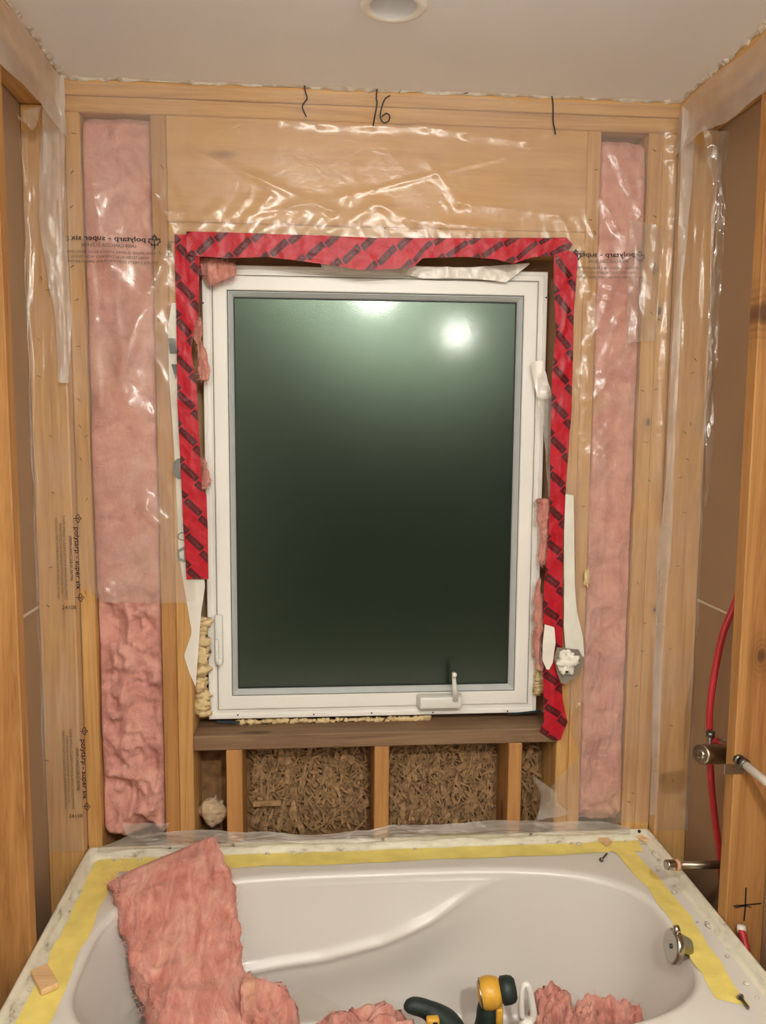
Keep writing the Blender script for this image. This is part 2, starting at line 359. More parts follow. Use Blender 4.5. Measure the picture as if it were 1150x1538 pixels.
# ceiling: one board with the hole of the recessed light
cpx, cpy, crr = -.007, -.408, .047
ang = np.linspace(0, 2*math.pi, 97)[:-1]
X0, X1, Y0, Y1 = -WX-SD-.02, 1.42, -3.02, .12
def rect_hit(t):
    c, s = math.cos(t), math.sin(t); k = []
    if c > 1e-9: k.append((X1-cpx)/c)
    if c < -1e-9: k.append((X0-cpx)/c)
    if s > 1e-9: k.append((Y1-cpy)/s)
    if s < -1e-9: k.append((Y0-cpy)/s)
    k = min(k); return (cpx+c*k, cpy+s*k)
corner = [math.atan2(yy-cpy, xx-cpx) % (2*math.pi) for xx in (X0, X1) for yy in (Y0, Y1)]
ang = np.sort(np.r_[ang, corner])
cv = [(cpx+crr*math.cos(t), cpy+crr*math.sin(t), HC) for t in ang]+[(*rect_hit(t), HC) for t in ang]
cv += [(a, b_, HC+.013) for a, b_, c_ in cv]
n_ = len(ang); cf = []
for k in range(n_):
    j = (k+1) % n_
    cf += [(k, n_+k, n_+j, j), (2*n_+k, 2*n_+j, 3*n_+j, 3*n_+k), (k, j, 2*n_+j, 2*n_+k)]
ceiling = mk('ceiling', cv, cf, M['ceiling'])
tag(ceiling, 'flat greige painted ceiling over the tub alcove', 'ceiling', kind='structure')
# torn drywall paper left along the ceiling edge
def torn_edge(p0, p1, inward, seed):
    n = 160; t = np.linspace(0, 1, n); p = np.outer(1-t, p0)+np.outer(t, p1); s = np.arange(n)*.35+seed
    wdt = .006+.007*np.clip(fbm(s, s*0+seed, s*0, 3), -.6, 1.2); drop = .0015+.0028*np.clip(fbm(s*1.3, s*0+3.3, s*0+seed, 3)+.3, 0, 1.4)
    iw = np.array(inward, float); V = []
    for i in range(n):
        a = p[i].copy(); V += [a+[0, 0, HC+.001], a+[0, 0, HC-drop[i]*1.6], a+iw*wdt[i]*.6+[0, 0, HC-drop[i]], a+iw*wdt[i]*1.2+[0, 0, HC+.0005]]
    mk('torn_edge', V, grid_faces(n, 4), M['torn'], ceiling)
torn_edge(np.array([-WX, -.001, 0]), np.array([WX, -.001, 0]), (0, -1, 0), 1.0)
torn_edge(np.array([-WX+.001, 0, 0]), np.array([-WX+.001, -.95, 0]), (1, 0, 0), 5.0)
torn_edge(np.array([WX-.001, 0, 0]), np.array([WX-.001, -.95, 0]), (-1, 0, 0), 9.0)

floor = box('floor', X0, X1, Y0, WD_+.03, -.02, 0, M['floor'], bev=0); tag(floor, 'plain floor of the bathroom under the tub', 'floor', kind='structure')

# ---- back wall framing
wb = empty('wall_back', (0, .07, 0), 'open framed exterior wall of pine studs around the window', 'wall', kind='structure')
def bk(name, x0, x1, z0, z1, mat='wood_z', y0=0.0, y1=WD_, bev=.0025): return box(name, x0, x1, y0, y1, z0, z1, M[mat], wb, bev)
bk('top_plate', -WX-SD, WX+SD, HC-.038, HC-.0005, 'wood_x'); bk('top_plate', -WX-SD, WX+SD, HC-.077, HC-.039, 'wood_x', .001)
ZT = HC-.0775; ZB = .038
bk('bottom_plate', -WX, WX, 0, ZB-.0005, 'dwood_x')
for x0, x1, mt in ((-.765, -.7285, 'wood_z'), (-.562, -.525, 'dwood_z'), (-.5245, -.486, 'wood_z'), (.494, .5285, 'wood_z'), (.529, .5635, 'wood_z'), (.687, .7255, 'wood_z'), (.726, .765, 'wood_z')):
    kk = [(q[0]-(x0+x1)/2, 0, q[2]-ZB, r_) for px, py, r_ in ((990, 467, .0075), (973, 634, .0075), (983, 916, .004), (998, 1108, .010)) for q in [Y(px, py, 0)] if x0 <= q[0] <= x1]
    if kk: M['stud_k%d' % int(x0*1000)] = wood('knotted_stud', 'z', WL, WD, False, knots=kk); mt = 'stud_k%d' % int(x0*1000)
    bk('stud', x0, x1, ZB, ZT if abs((x0+x1)/2) > .527 else 2.062, mt)
bk('header', -.5245, .5285, 2.112, ZT, 'header'); bk('header_plate', -.5245, .012, 2.0635, 2.1115, 'wood_x', .002); bk('header_plate', .013, .5285, 2.0635, 2.1115, 'wood_x', -.001)
bk('sill_plate', -.4855, .4935, .757, .7965, 'sill', -.002)
for x0, x1 in ((-.401, -.359), (-.006, .034), (.362, .399)): bk('cripple_stud', x0, x1, ZB, .7565, 'dwood_z')
bk('sheathing', -WX-SD, WX+SD, 0, .795, 'osb', WD_+.001, WD_+.013, 0)
bk('sheathing', -WX-SD, -.487, .796, HC, 'osb', WD_+.001, WD_+.013, 0); bk('sheathing', .495, WX+SD, .796, HC, 'osb', WD_+.001, WD_+.013, 0)
bk('sheathing', -.486, .494, 2.04, HC, 'osb', WD_+.001, WD_+.013, 0)
# shredded strands of the sheathing face, seen between the cripple studs
def strands(xa, xb, n, zlo, zhi):
    geo = []
    for i in range(n):
        c = np.array([random.uniform(xa+.012, xb-.012), WD_-random.uniform(.002, .022), random.uniform(zlo, zhi)])
        a = random.uniform(0, math.pi) if random.random() < .6 else random.gauss(math.pi/2, .5)
        L_ = random.uniform(.008, .032); wd = random.uniform(.0010, .0034) if random.random() < .9 else random.uniform(.004, .008)
        d = np.array([math.cos(a), random.uniform(-.35, .35), math.sin(a)]); d /= np.linalg.norm(d)
        s = np.cross(d, [0, 1, 0.2]); s /= np.linalg.norm(s)
        c[0] = min(max(c[0], xa+L_*abs(d[0])+.003), xb-L_*abs(d[0])-.003)
        up = np.array([0, -1, 0])*random.uniform(.001, .004)
        v = [c-d*L_-s*wd, c-d*L_+s*wd, c+up-s*wd*1.3, c+up+s*wd*1.3, c+d*L_-s*wd*.5, c+d*L_+s*wd*.5]
        v += [q+np.array([0, .0006, 0]) for q in v]
        geo.append((v, [(0, 1, 3, 2), (2, 3, 5, 4), (7, 6, 8, 9), (9, 8, 10, 11), (0, 2, 8, 6), (2, 4, 10, 8), (1, 7, 9, 3), (3, 9, 11, 5)]))
    V, F = join_geo(geo); o = mk('wood_strands', V, F, M['strand'], wb); o['kind'] = 'stuff'
strands(-.357, -.008, 1100, .47, .742); strands(.036, .360, 1100, .47, .742); strands(.4, .49, 160, .47, .74)
box('broken_strand', -.34, -.26, .085, .095, .555, .57, M['strand'], wb, .002)

# ---- side walls: double top plate, corner stud, near stud, back of the neighbouring drywall, painted board behind the camera
def side_wall(s, name, label):
    e = empty(name, (s*(WX+SD/2), -.5, 0), label, 'wall', kind='structure')
    def b(nm, xa, xb, y0, y1, z0, z1, mat, bev=.0025):
        xa, xb = sorted((s*xa, s*xb)); return box(nm, xa, xb, y0, y1, z0, z1, M[mat], e, bev)
    b('top_plate', WX, WX+SD, -.95, -.0005, HC-.038, HC-.0005, 'wood_y'); b('top_plate', WX, WX+SD, -.95, -.0005, HC-.077, HC-.039, 'wood_y')
    b('stud', WX, WX+SD, -.0395, -.0005, ZB, ZT, 'wood_z')
    if s > 0:
        kk = []
        for px, py, r_ in ((1147, 470, .017), (1143, 985, .013)):
            q = Y(px, py, -.432); kk.append((q[0]-(WX+SD/2), 0, q[2]-ZB, r_))
        M['knotty_stud'] = wood('knotty_pine', 'z', srgb(192, 140, 82), srgb(152, 101, 52), False, knots=kk)
    b('stud', WX, WX+SD, -.432, -.393, ZB, ZT, 'knotty_stud' if s > 0 else 'dwood_z'); b('stud', WX, WX+SD, -.84, -.80, ZB, ZT, 'dwood_z')
    b('bottom_plate', WX, WX+SD, -.95, -.0005, 0, ZB-.0005, 'dwood_y')
    b('drywall', WX+SD+.0005, WX+SD+.013, -.95, -.0005, 0, 1.155, 'drywall', 0); b('drywall', WX+SD+.0005, WX+SD+.013, -.95, -.0005, 1.162, HC-.0005, 'drywall', 0)
    b('drywall_joint', WX+SD-.0015, WX+SD+.012, -.95, -.041, 1.1552, 1.1618, 'seam', .0005)
    if s < 0: b('painted_board', WX, WX+.013, Y0, -.951, 0, HC-.0005, 'wallpaint', 0)
    else:
        b('painted_board', WX, 1.40, -.964, -.951, 0, HC-.0005, 'wallpaint', 0); b('painted_board', 1.40, 1.413, Y0, -.951, 0, HC-.0005, 'wallpaint', 0)
    return e
side_wall(-1, 'wall_left', 'open stud wall along the left end of the tub'); side_wall(1, 'wall_right', 'open stud wall with red water pipes at the right end of the tub')
wr = box('wall_rear', X0, X1, Y0-.013, Y0, 0, HC, plain('dimmed_rear_paint', srgb(78, 74, 68), .8, var=.03), bev=0); tag(wr, 'plain painted wall behind the camera', 'wall', kind='structure')  # wall colour darkened so the room reflects dim in the glass

# ------------------------------------------------------------------ window
WY = .07
W0x, W1x, W0z, W1z = -.4535, .4544, .8157, 2.0248
win = empty('window_1', (0, WY, W0z), 'white vinyl casement window with dark frosted glass', 'window', kind='structure')
def ring(name, outer, prof, mat):
    """prof: list of (inset, y) swept round the rectangle with mitred corners, closed profile"""
    x0, x1, z0, z1 = outer; V = []; k = len(prof)
    for cx_, cz_, sx, sz in ((x0, z0, 1, 1), (x1, z0, -1, 1), (x1, z1, -1, -1), (x0, z1, 1, -1)):
        for ins, y in prof: V.append((cx_+sx*ins, y, cz_+sz*ins))
    F = []
    for c in range(4):
        d = (c+1) % 4
        for i in range(k):
            j = (i+1) % k; F.append((c*k+i, d*k+i, d*k+j, c*k+j))
    o = mk(name, V, F, mat, win); return o
OUT = (W0x, W1x, W0z, W1z)
ring('outer_frame', OUT, [(0, WY+.002), (.002, WY), (.010, WY), (.011, WY+.004), (.020, WY+.004), (.021, WY+.001), (.024, WY+.001), (.025, WY+.012), (.025, WY+.065), (0, WY+.065)], M['vinyl'])
ring('nailing_fin', OUT, [(-.05, WY+.058), (.001, WY+.058), (.001, WY+.064), (-.05, WY+.064)], plain('tan_flashing', srgb(170, 136, 100), .7, var=.2, vscale=12))
ring('sash', OUT, [(.0255, WY+.010), (.0265, WY+.003), (.029, WY+.0015), (.061, WY+.0015), (.063, WY+.004), (.063, WY+.05), (.0255, WY+.05)], M['vinyl'])
ring('bead_gap', OUT, [(.0632, WY+.008), (.0648, WY+.008), (.0648, WY+.04), (.0632, WY+.04)], M['gasket'])
ring('glazing_bead', OUT, [(.065, WY+.006), (.067, WY+.005), (.076, WY+.019), (.0775, WY+.023), (.0775, WY+.04), (.065, WY+.04)], M['bead'])
ring('gasket', OUT, [(.0777, WY+.0235), (.0805, WY+.0235), (.0805, WY+.032), (.0777, WY+.032)], M['gasket'])
gi = .0786
pane = box('glass_pane', W0x+gi, W1x-gi, WY+.026, WY+.031, W0z+gi, W1z-gi, M['glass'], win, 0)
outer_dark = box('night_backing', W0x+gi, W1x-gi, WY+.045, WY+.049, W0z+gi, W1z-gi, M['gasket'], win, 0)  # opaque black sheet standing for the darkness outside
# locking lever on the left stile
hx, hz0 = xz(331, 997, WY); _, hz1 = xz(331, 922, WY)
lk = from_bm('lock_lever', box_bm(hx-.013, hx+.009, WY-.016, WY+.0012, hz0, hz1, .006, 3), M['hardware'], win, True)
from_bm('lock_grip', box_bm(hx-.011, hx-.001, WY-.030, WY-.0165, hz0+.012, hz0+.075, .004, 3), M['hardware'], lk, True)
lathe('lock_knuckle', (hx-.001, WY-.018, hz0+.012), (0, 0, 1), [(-.009, .006), (-.006, .010), (.006, .010), (.009, .006)], M['hardware'], lk)
# crank operator on the lower rail
c0 = Y(625, 1056, WY); c1 = Y(693, 1044, WY)
cr = empty('crank_operator', ((c0[0]+c1[0])/2, WY, c0[2])); cr.parent = win; cr.location = Vector(ORG[cr.name]-ORG[win.name])
bm = box_bm(c0[0], c1[0], WY-.030, WY+.0005, c0[2]-.006, c1[2]+.008, .006, 3)
for v in bm.verts:
    if v.co.y < WY-.012: v.co.z -= .003; v.co.x += (.006 if v.co.x < (c0[0]+c1[0])/2 else -.003)
from_bm('crank_cover', bm, M['hardware'], cr, True)
pa = Y(684, 1053, WY-.034); pb = Y(681, 1012, WY-.030)
d_ = pb-pa; s_ = np.array([.0065, 0, 0]); t_ = np.array([0, -.004, 0])
bm = bmesh.new(); vs = [bm.verts.new(p) for p in [pa-s_*1.15-t_, pa+s_*1.15-t_, pa+s_*1.15+t_, pa-s_*1.15+t_, pb-s_*.7-t_, pb+s_*.7-t_, pb+s_*.7+t_, pb-s_*.7+t_]]
for f in ((0, 3, 2, 1), (4, 5, 6, 7), (0, 1, 5, 4), (1, 2, 6, 5), (2, 3, 7, 6), (3, 0, 4, 7)): bm.faces.new([vs[i] for i in f])
bmesh.ops.bevel(bm, geom=list(bm.edges), offset=.0012, segments=2, affect='EDGES'); bmesh.ops.recalc_face_normals(bm, faces=bm.faces)
from_bm('crank_arm', bm, M['hardware'], cr, True)
lathe('crank_knob', pb+np.array([0, .002, 0]), (0, -1, .1), [(0, .005), (.008, .006), (.018, .0068), (.021, .006), (.0225, .003)], M['hardware'], cr)
# screw holes and dirt marks on the frame
for px, py in ((357, 1074), (471, 1073), (558, 1071), (650, 1070), (762, 1068), (305, 455), (820, 447), (309, 698), (314, 928), (314, 1041), (812, 800), (807, 930)):
    p = Y(px, py, WY); lathe('screw_hole', p+np.array([0, .001, 0]), (0, -1, 0), [(0, .0022), (.0016, .0022), (.002, .001)], M['dark'], win, 8)

# ------------------------------------------------------------------ fibreglass in the stud bays
def bay_batt(x0, x1, z0, z1, seed, label, crumple):
    nx, nz = 46, 330; xs = np.linspace(x0+.001, x1-.001, nx); zs = np.linspace(z0, z1, nz)
    Xg, Zg = np.meshgrid(xs, zs); u = (Xg-x0)/(x1-x0)
    prof = 1-np.abs(2*u-1)**6
    h = .010*prof + .007*fbm(Xg*9+seed, Zg*5, Zg*0, 4)
    k = crumple(Zg)
    kb = ss(.6, 1.0, k)
    h = h-.012*kb+k*(.017*ridged(Xg*13+seed, Zg*11, Zg*0+seed, 3)-.015+.013*fbm(Xg*26, Zg*22+seed, Zg*0, 3))*prof
    h = h - .02*(1-ss(0, .02, z1-Zg)) - .02*(1-ss(0, .03, Zg-z0))
    yf = np.clip(.011-h, -.0015-.014*kb, .1)
    yf = np.where(prof < .35, yf+.007*(1-prof/.35), yf)
    F = [(a, b, c, d) for a, b, c, d in grid_faces(nz, nx)]
    V = np.stack([Xg, yf, Zg], -1).reshape(-1, 3)
    nb = len(V); Vb = V.copy(); Vb[:, 1] = WD_-.004
    V = np.vstack([V, Vb])
    bd = [i for i in range(nx)]+[i*nx+nx-1 for i in range(1, nz)]+[(nz-1)*nx+i for i in range(nx-2, -1, -1)]+[i*nx for i in range(nz-2, 0, -1)]
    for i in range(len(bd)):
        a, b = bd[i], bd[(i+1) % len(bd)]; F.append((b, a, a+nb, b+nb))
    o = mk('insulation_batt', V, F, M['pink'], None, True); tag(o, label, 'insulation', 'pink insulation in the wall bays'); return o
bay_batt(-.7275, -.563, .52, 2.358, 2.0, 'tall pink fibreglass batt in the wall bay left of the window', lambda z: .25+.95*(1-ss(1.12, 1.25, z)))
bay_batt(.5645, .686, .52, 2.345, 8.0, 'narrow pink fibreglass batt in the wall bay right of the window', lambda z: .3+.3*(1-ss(1.0, 1.6, z)))

# ------------------------------------------------------------------ polyethylene sheet heights
def seg_d(x, z, a, b):
    ax, az = a; bx, bz = b; dx, dz = bx-ax, bz-az; L2 = dx*dx+dz*dz
    t = ((x-ax)*dx+(z-az)*dz)/L2; tc = np.clip(t, 0, 1)
    px, pz = ax+tc*dx, az+tc*dz; sgn = ((x-ax)*dz-(z-az)*dx)/math.sqrt(L2)
    return np.hypot(x-px, z-pz), sgn, tc
RIDGES = []
def rg(pts, w, amp):
    q = [xz(px, py, -.01) for px, py in pts]
    for a, b in zip(q[:-1], q[1:]): RIDGES.append((a, b, w, amp))
rg([(285, 225), (390, 270), (500, 318)], .007, .006)                 # long diagonal fold under the header
rg([(500, 318), (440, 306)], .006, .004); rg([(350, 330), (560, 285), (760, 235)], .004, .0022)
rg([(420, 180), (480, 186), (560, 188), (640, 190), (700, 200), (790, 212), (850, 188)], .008, .0035)
rg([(640, 240), (690, 305), (800, 318), (860, 325)], .008, .0032); rg([(555, 300), (620, 332), (760, 345)], .009, .0042)
for k in range(7): rg([(290+k*34, 350), (330+k*38, 312-(k % 3)*9)], .010, .0045)
rg([(178, 238), (232, 292), (246, 330)], .006, .004)
for k in range(6): rg([(248-k*3, 385+k*14), (206-k*9, 450+k*34)], .009, .0065)
rg([(240, 402), (222, 440), (190, 520), (185, 600)], .010, .006); rg([(225, 620), (190, 720)], .010, .004)
rg([(190, 757), (222, 770), (250, 790)], .012, .010); rg([(222, 750), (240, 800)], .010, .007)
rg([(135, 370), (141, 480), (150, 640)], .007, .003); rg([(150, 890), (165, 880), (160, 903)], .010, .007); rg([(138, 884), (150, 898), (170, 902), (278, 902)], .003, .002)
rg([(915, 215), (940, 270), (962, 322)], .007, .006); rg([(905, 300), (925, 340)], .007, .005)
rg([(945, 380), (915, 440), (885, 520), (878, 600)], .009, .007); rg([(960, 420), (930, 470), (900, 560)], .006, .005)
rg([(885, 440), (905, 452), (912, 430)], .010, .007); rg([(885, 683), (905, 686), (925, 700)], .009, .008)
rg([(940, 540), (890, 600)], .006, .004); rg([(1002, 190), (1010, 210), (1005, 240)], .008, .006)
rg([(1012, 200), (1012, 330), (1000, 500), (993, 640), (990, 800), (985, 950), (980, 1180)], .006, .006)
rg([(880, 1040), (870, 1060), (850, 1080)], .007, .006); rg([(900, 905), (985, 905)], .004, .003); rg([(880, 985), (930, 1000)], .006, .004)
def poly_h(x, z):
    """distance of the sheet in front of the stud faces"""
    h = .008+.0035*fbm(x*5+3, z*3.3, 0*x, 3)
    crk = ridged(x*16+z*7, z*9-x*4, 0*x+2, 3)
    zone = .25+.9*np.exp(-((x-.555)/.06)**2)*ss(1.0, 1.25, z)*(1-ss(2.05, 2.2, z))+.9*np.exp(-((x+.53)/.05)**2)*(1-ss(2.1, 2.25, z))+.55*np.exp(-((z-2.12)/.05)**2)
    h = h+zone*.0020*crk
    def facet(xc, wl_, wr_, amp, z0, z1, sl, sd):
        t = x-(xc+sl*(z-(z0+z1)/2)); win_ = ss(z0, z0+.06, z)*(1-ss(z1-.08, z1, z))*np.clip(.65+.6*fbm(x*14+sd, z*11, 0*x+sd, 3), .05, 1.25)
        return amp*win_*np.clip(np.minimum(1+t/wl_, 1-t/wr_), 0, 1)
    h = h+facet(-.645, .03, .060, .015, 1.60, 2.06, -.10, 1.)+facet(-.600, .03, .05, .012, 1.30, 1.48, .1, 4.)+facet(-.69, .02, .06, .010, 1.95, 2.25, -.1, 9.)
    h = h+facet(.600, .075, .03, .011, 1.30, 1.98, .05, 2.)+facet(.66, .06, .03, .009, 1.95, 2.30, .0, 6.)+facet(.600, .05, .03, .008, .75, 1.15, .0, 8.)
    for a, b, w, amp in RIDGES:
        xa, xb = min(a[0], b[0])-5*w, max(a[0], b[0])+5*w; za, zb = min(a[1], b[1])-5*w, max(a[1], b[1])+5*w
        msk = (x > xa) & (x < xb) & (z > za) & (z < zb)
        if not msk.any(): continue
        d, s, t = seg_d(x[msk], z[msk], a, b); h[msk] += amp*np.exp(-(d/(w*1.5))**2)*(.7+.3*np.sin(t*9+a[0]*40))
    return np.clip(h, .0035, .03)
def patch(xl, xr, zt, zb, nu, nv):
    """xl/xr functions of z, zt/zb functions of u"""
    u = np.linspace(0, 1, nu); v = np.linspace(0, 1, nv); Ug, Vg = np.meshgrid(u, v)
    Zg = zt(Ug)+(zb(Ug)-zt(Ug))*Vg; Xg = xl(Zg)+(xr(Zg)-xl(Zg))*Ug
    P = np.stack([Xg, -poly_h(Xg, Zg), Zg], -1).reshape(-1, 3)
    return P, grid_faces(nv, nu)
def pl(pts, y=-.01):
    q = np.array([xz(px, py, y) for px, py in pts]); o = np.argsort(q[:, 1]); q = q[o]
    return lambda z: np.interp(z, q[:, 1], q[:, 0])
cst = lambda c: (lambda t: 0*t+c)
ZC = HC-.012
LW = -.472; RW = .478
bl = np.array([xz(px, py, -.01) for px, py in ((110, 880), (135, 888), (150, 902), (170, 905), (215, 906), (275, 906), (300, 900))])
botA = lambda u: np.interp(-.768+u*(LW+.768), bl[:, 0], bl[:, 1])
g1 = patch(cst(-.768), cst(LW), cst(ZC), botA, 70, 330)
g2 = patch(cst(LW), cst(RW), cst(ZC), cst(2.068), 230, 90)
rl = pl([(850, 340), (846, 700), (850, 880), (852, 1000), (855, 1075), (868, 1125), (866, 1145), (838, 1170), (826, 1182), (826, 1202), (806, 1225), (800, 1236)])
rl2 = lambda z: np.where(z > 2.06, RW, np.minimum(rl(z)+.002*np.sin(z*150)+.003*np.sin(z*63), .6))
g3 = patch(rl2, cst(.768), cst(ZC), lambda u: .52+0*u, 80, 420)
V, F = join_geo([g1, g2, g3])
polyw = mk('poly_sheet', V, F, M['poly'], None, True); tag(polyw, 'large clear plastic vapour barrier stapled over the window wall studs', 'plastic sheet')

# ---- printing on the sheet
def text_geo(body, size):
    cu = bpy.data.curves.new('t', 'FONT'); cu.body = body; cu.size = size; cu.align_x = 'CENTER'; cu.resolution_u = 2
    o = bpy.data.objects.new('t', cu); COL.objects.link(o); dg = bpy.context.evaluated_depsgraph_get()
    me = bpy.data.meshes.new_from_object(o.evaluated_get(dg)); v = np.array([tuple(q.co) for q in me.vertices]); f = [tuple(p.vertices) for p in me.polygons]
    bpy.data.objects.remove(o); bpy.data.curves.remove(cu); bpy.data.meshes.remove(me); return v, f
def width_fit(v, wd): return v*np.array([wd/(v[:, 0].max()-v[:, 0].min()), 1, 1])
def thick(v, f, off):
    """thin print: front faces only lifted off the film"""
    return v, f
LEAF = [(0, 0), (.06, .25), (.42, .18), (.36, .34), (.75, .62), (.62, .68), (.68, .95), (.42, .88), (.36, 1.0), (.14, .78), (.22, 1.25), (.1, 1.18), (0, 1.45)]
LEAF = LEAF+[(-a, b) for a, b in LEAF[-2::-1]]
def leaf_geo(s):
    p = np.array(LEAF)*s; n = len(p); V = []; F = []; w_ = s*.055
    for i in range(n):
        a, b = p[i], p[(i+1) % n]; t = (b-a)/(np.linalg.norm(b-a)+1e-9); q = np.array([-t[1], t[0]])*w_; a = a-t*w_*.5; b = b+t*w_*.5; k = len(V)
        V += [(*(a-q), 0), (*(b-q), 0), (*(b+q), 0), (*(a+q), 0)]; F.append((k, k+1, k+2, k+3))
    k = len(V); V += [(-w_, -.35*s, 0), (w_, -.35*s, 0), (w_, .9*s, 0), (-w_, .9*s, 0)]; F.append((k, k+1, k+2, k+3))
    return np.array(V), F
def print_on(name, geos, centre, ux, uz, hfun, mat, parent, lift=.0012):
    """geos in local 2d, mapped to x,z of the sheet"""
    V, F = join_geo(geos); V = np.array(V)
    x = centre[0]+V[:, 0]*ux[0]+V[:, 1]*uz[0]; z = centre[1]+V[:, 0]*ux[1]+V[:, 1]*uz[1]
    return mk(name, np.stack([x, hfun(x, z)-lift, z], 1), F, mat, parent)
hw = lambda x, z: -poly_h(np.asarray(x, float), np.asarray(z, float))
def block(cpx_, cpy_, wpx, mirror=True, title='polytarp - super six'):
    c = xz(cpx_, cpy_, -.01); wd = wpx/580.0
    mx = -1 if mirror else 1
    t1, f1 = text_geo(title, .0175); t1 = width_fit(t1, wd*.74)
    t1b = t1+np.array([.0007, .0003, 0])
    t2, f2 = text_geo('69009-CAN/CGSB-51.34-M86', .0115); t2 = width_fit(t2, wd*.55)-np.array([0, .0155, 0])
    print_on('printed_title', [(t1, f1), (t1b, f1)], c, (mx, 0), (0, 1), hw, M['ink'], polyw)
    print_on('printed_line', [(t2, f2)], c, (mx, 0), (0, 1), hw, M['inkfaint'], polyw)
    for k, s in enumerate(('FLAME SPREAD CLASSIFICATION & SMOKE DEVELOPMENT', 'WHEN TESTED IN ACCORDANCE WITH CAN/ULC', 'THIS POLY MEETS CHRONIC FLAME SPREAD RATING OF')):
        t, f = text_geo(s, .009); t = width_fit(t, wd*(.95, .8, 1.0)[k])-np.array([0, .031+k*.0115, 0])
        print_on('printed_line', [(t, f)], c, (mx, 0), (0, 1), hw, M['inkfaint'], polyw)
    for sx in (-1, 1):
        lv, lf = leaf_geo(.020); print_on('printed_leaf', [(lv+np.array([sx*wd*.46, -.012, 0]), lf)], c, (mx, 0), (0, 1), hw, M['ink'], polyw)
block(163, 361, 138); block(912, 386, 105, title='polytarp - supe')
for px, py in ((252, 376), (979, 403)):
    t, f = text_geo('00280', .013); c = xz(px, py, -.01); print_on('printed_code', [(t, f)], c, (0, 1), (1, 0), hw, M['ink'], polyw)
# faint printing under the top tape
# ---- hand drawn marker strokes
def stroke(pts, wd, name='marker_stroke'):
    p = spline([xz(px, py, -.01) for px, py in pts], 40); t = np.gradient(p, axis=0); t /= np.linalg.norm(t, axis=1)[:, None]
    nrm = np.stack([-t[:, 1], t[:, 0]], 1); a = p+nrm*wd; b = p-nrm*wd; q = np.stack([a, b], 1).reshape(-1, 2)
    mk(name, np.stack([q[:, 0], hw(q[:, 0], q[:, 1])-.0015, q[:, 1]], 1), grid_faces(40, 2), M['ink'], polyw)
stroke([(457, 128), (459, 140), (461, 148), (454, 160), (460, 176)], .0016); stroke([(566, 133), (565, 148), (566, 156), (560, 190)], .0017)
stroke([(586, 143), (577, 150), (571, 172), (575, 184), (583, 182), (585, 174), (580, 170), (573, 175)], .0016); stroke([(829, 143), (831, 158), (831, 180), (834, 202)], .0017)
# ---- staples
def staple_geo():
    a, _ = box_bm(-.005, .005, -.0006, .0006, -.0005, .0005, 0), 0
    vs = [tuple(v.co) for v in a.verts]; fs = [[v.index for v in f.verts] for f in a.faces]; a.free(); return vs, fs
sv, sf = staple_geo(); smesh = bpy.data.meshes.new('staple'); smesh.from_pydata(sv, [], sf); smesh.materials.append(M['dark'])
def staple(x, y, z, parent, a):
    o = bpy.data.objects.new('staple', smesh); COL.objects.link(o); o.parent = parent
    o.location = Vector(np.array([x, y, z])-ORG[parent.name]); o.rotation_euler = (0, a, 0)
for px, py in ((110, 200), (108, 258), (107, 310), (108, 400), (115, 450), (117, 520), (118, 600), (120, 640), (130, 655), (122, 690), (238, 480), (240, 380), (243, 250), (700, 140), (600, 137), (895, 255), (983, 226), (983, 325), (886, 330), (985, 585), (965, 587), (978, 470), (990, 480), (975, 722), (970, 664), (958, 876), (968, 936), (965, 978), (955, 1030), (935, 1185), (951, 1192), (945, 1205), (1000, 738), (893, 350), (986, 405), (875, 760)):
    x, z = xz(px, py, -.01); yy = float(hw(np.array([x]), np.array([z]))[0]); staple(x, yy-.0008, z, polyw, random.gauss(.3, .7))

# ---- film on the corner studs and plates of the side walls
def film(name, V, nv, nu, mat, label, cat='plastic sheet'):
    o = mk(name, V, grid_faces(nv, nu), mat, None, True); return tag(o, label, cat)
def corner_film(s, label, z0, z1):
    nu, nv = 46, 300; u = np.linspace(0, 1, nu); z = np.linspace(z0, z1, nv); Ug, Zg = np.meshgrid(u, z)
    Xr = WX-.006+Ug*(SD+.014+.006*np.sin(Zg*11)+.008*fbm(Zg*5, Zg*0+s, Zg*0, 2))
    Yd = -.046-.003*fbm(Ug*4, Zg*6+s*5, Zg*0, 3)-.0012*ridged(Ug*3+Zg*2, Zg*3.5, Zg*0+s, 2)
    near = 1-ss(0, .10, Ug); Yd = Yd*(1-near)+near*(-.010)
    Xr = np.where(Ug < .1, WX-.006+Ug*.03, Xr)
    Yd = Yd-.006*np.exp(-((Ug-.93)/.05)**2)*(1+fbm(Zg*8, Zg*0, Zg*0+s, 2))
    V = np.stack([s*Xr, np.minimum(Yd, -.0062), Zg], -1).reshape(-1, 3)
    return film('poly_sheet', V, nv, nu, M['poly'], label)
cfl = corner_film(-1, 'clear plastic film wrapped down the left corner stud, printed lettering on it', .515, 2.30)
cfr = corner_film(1, 'clear plastic film wrapped down the right corner stud', .515, 2.32)
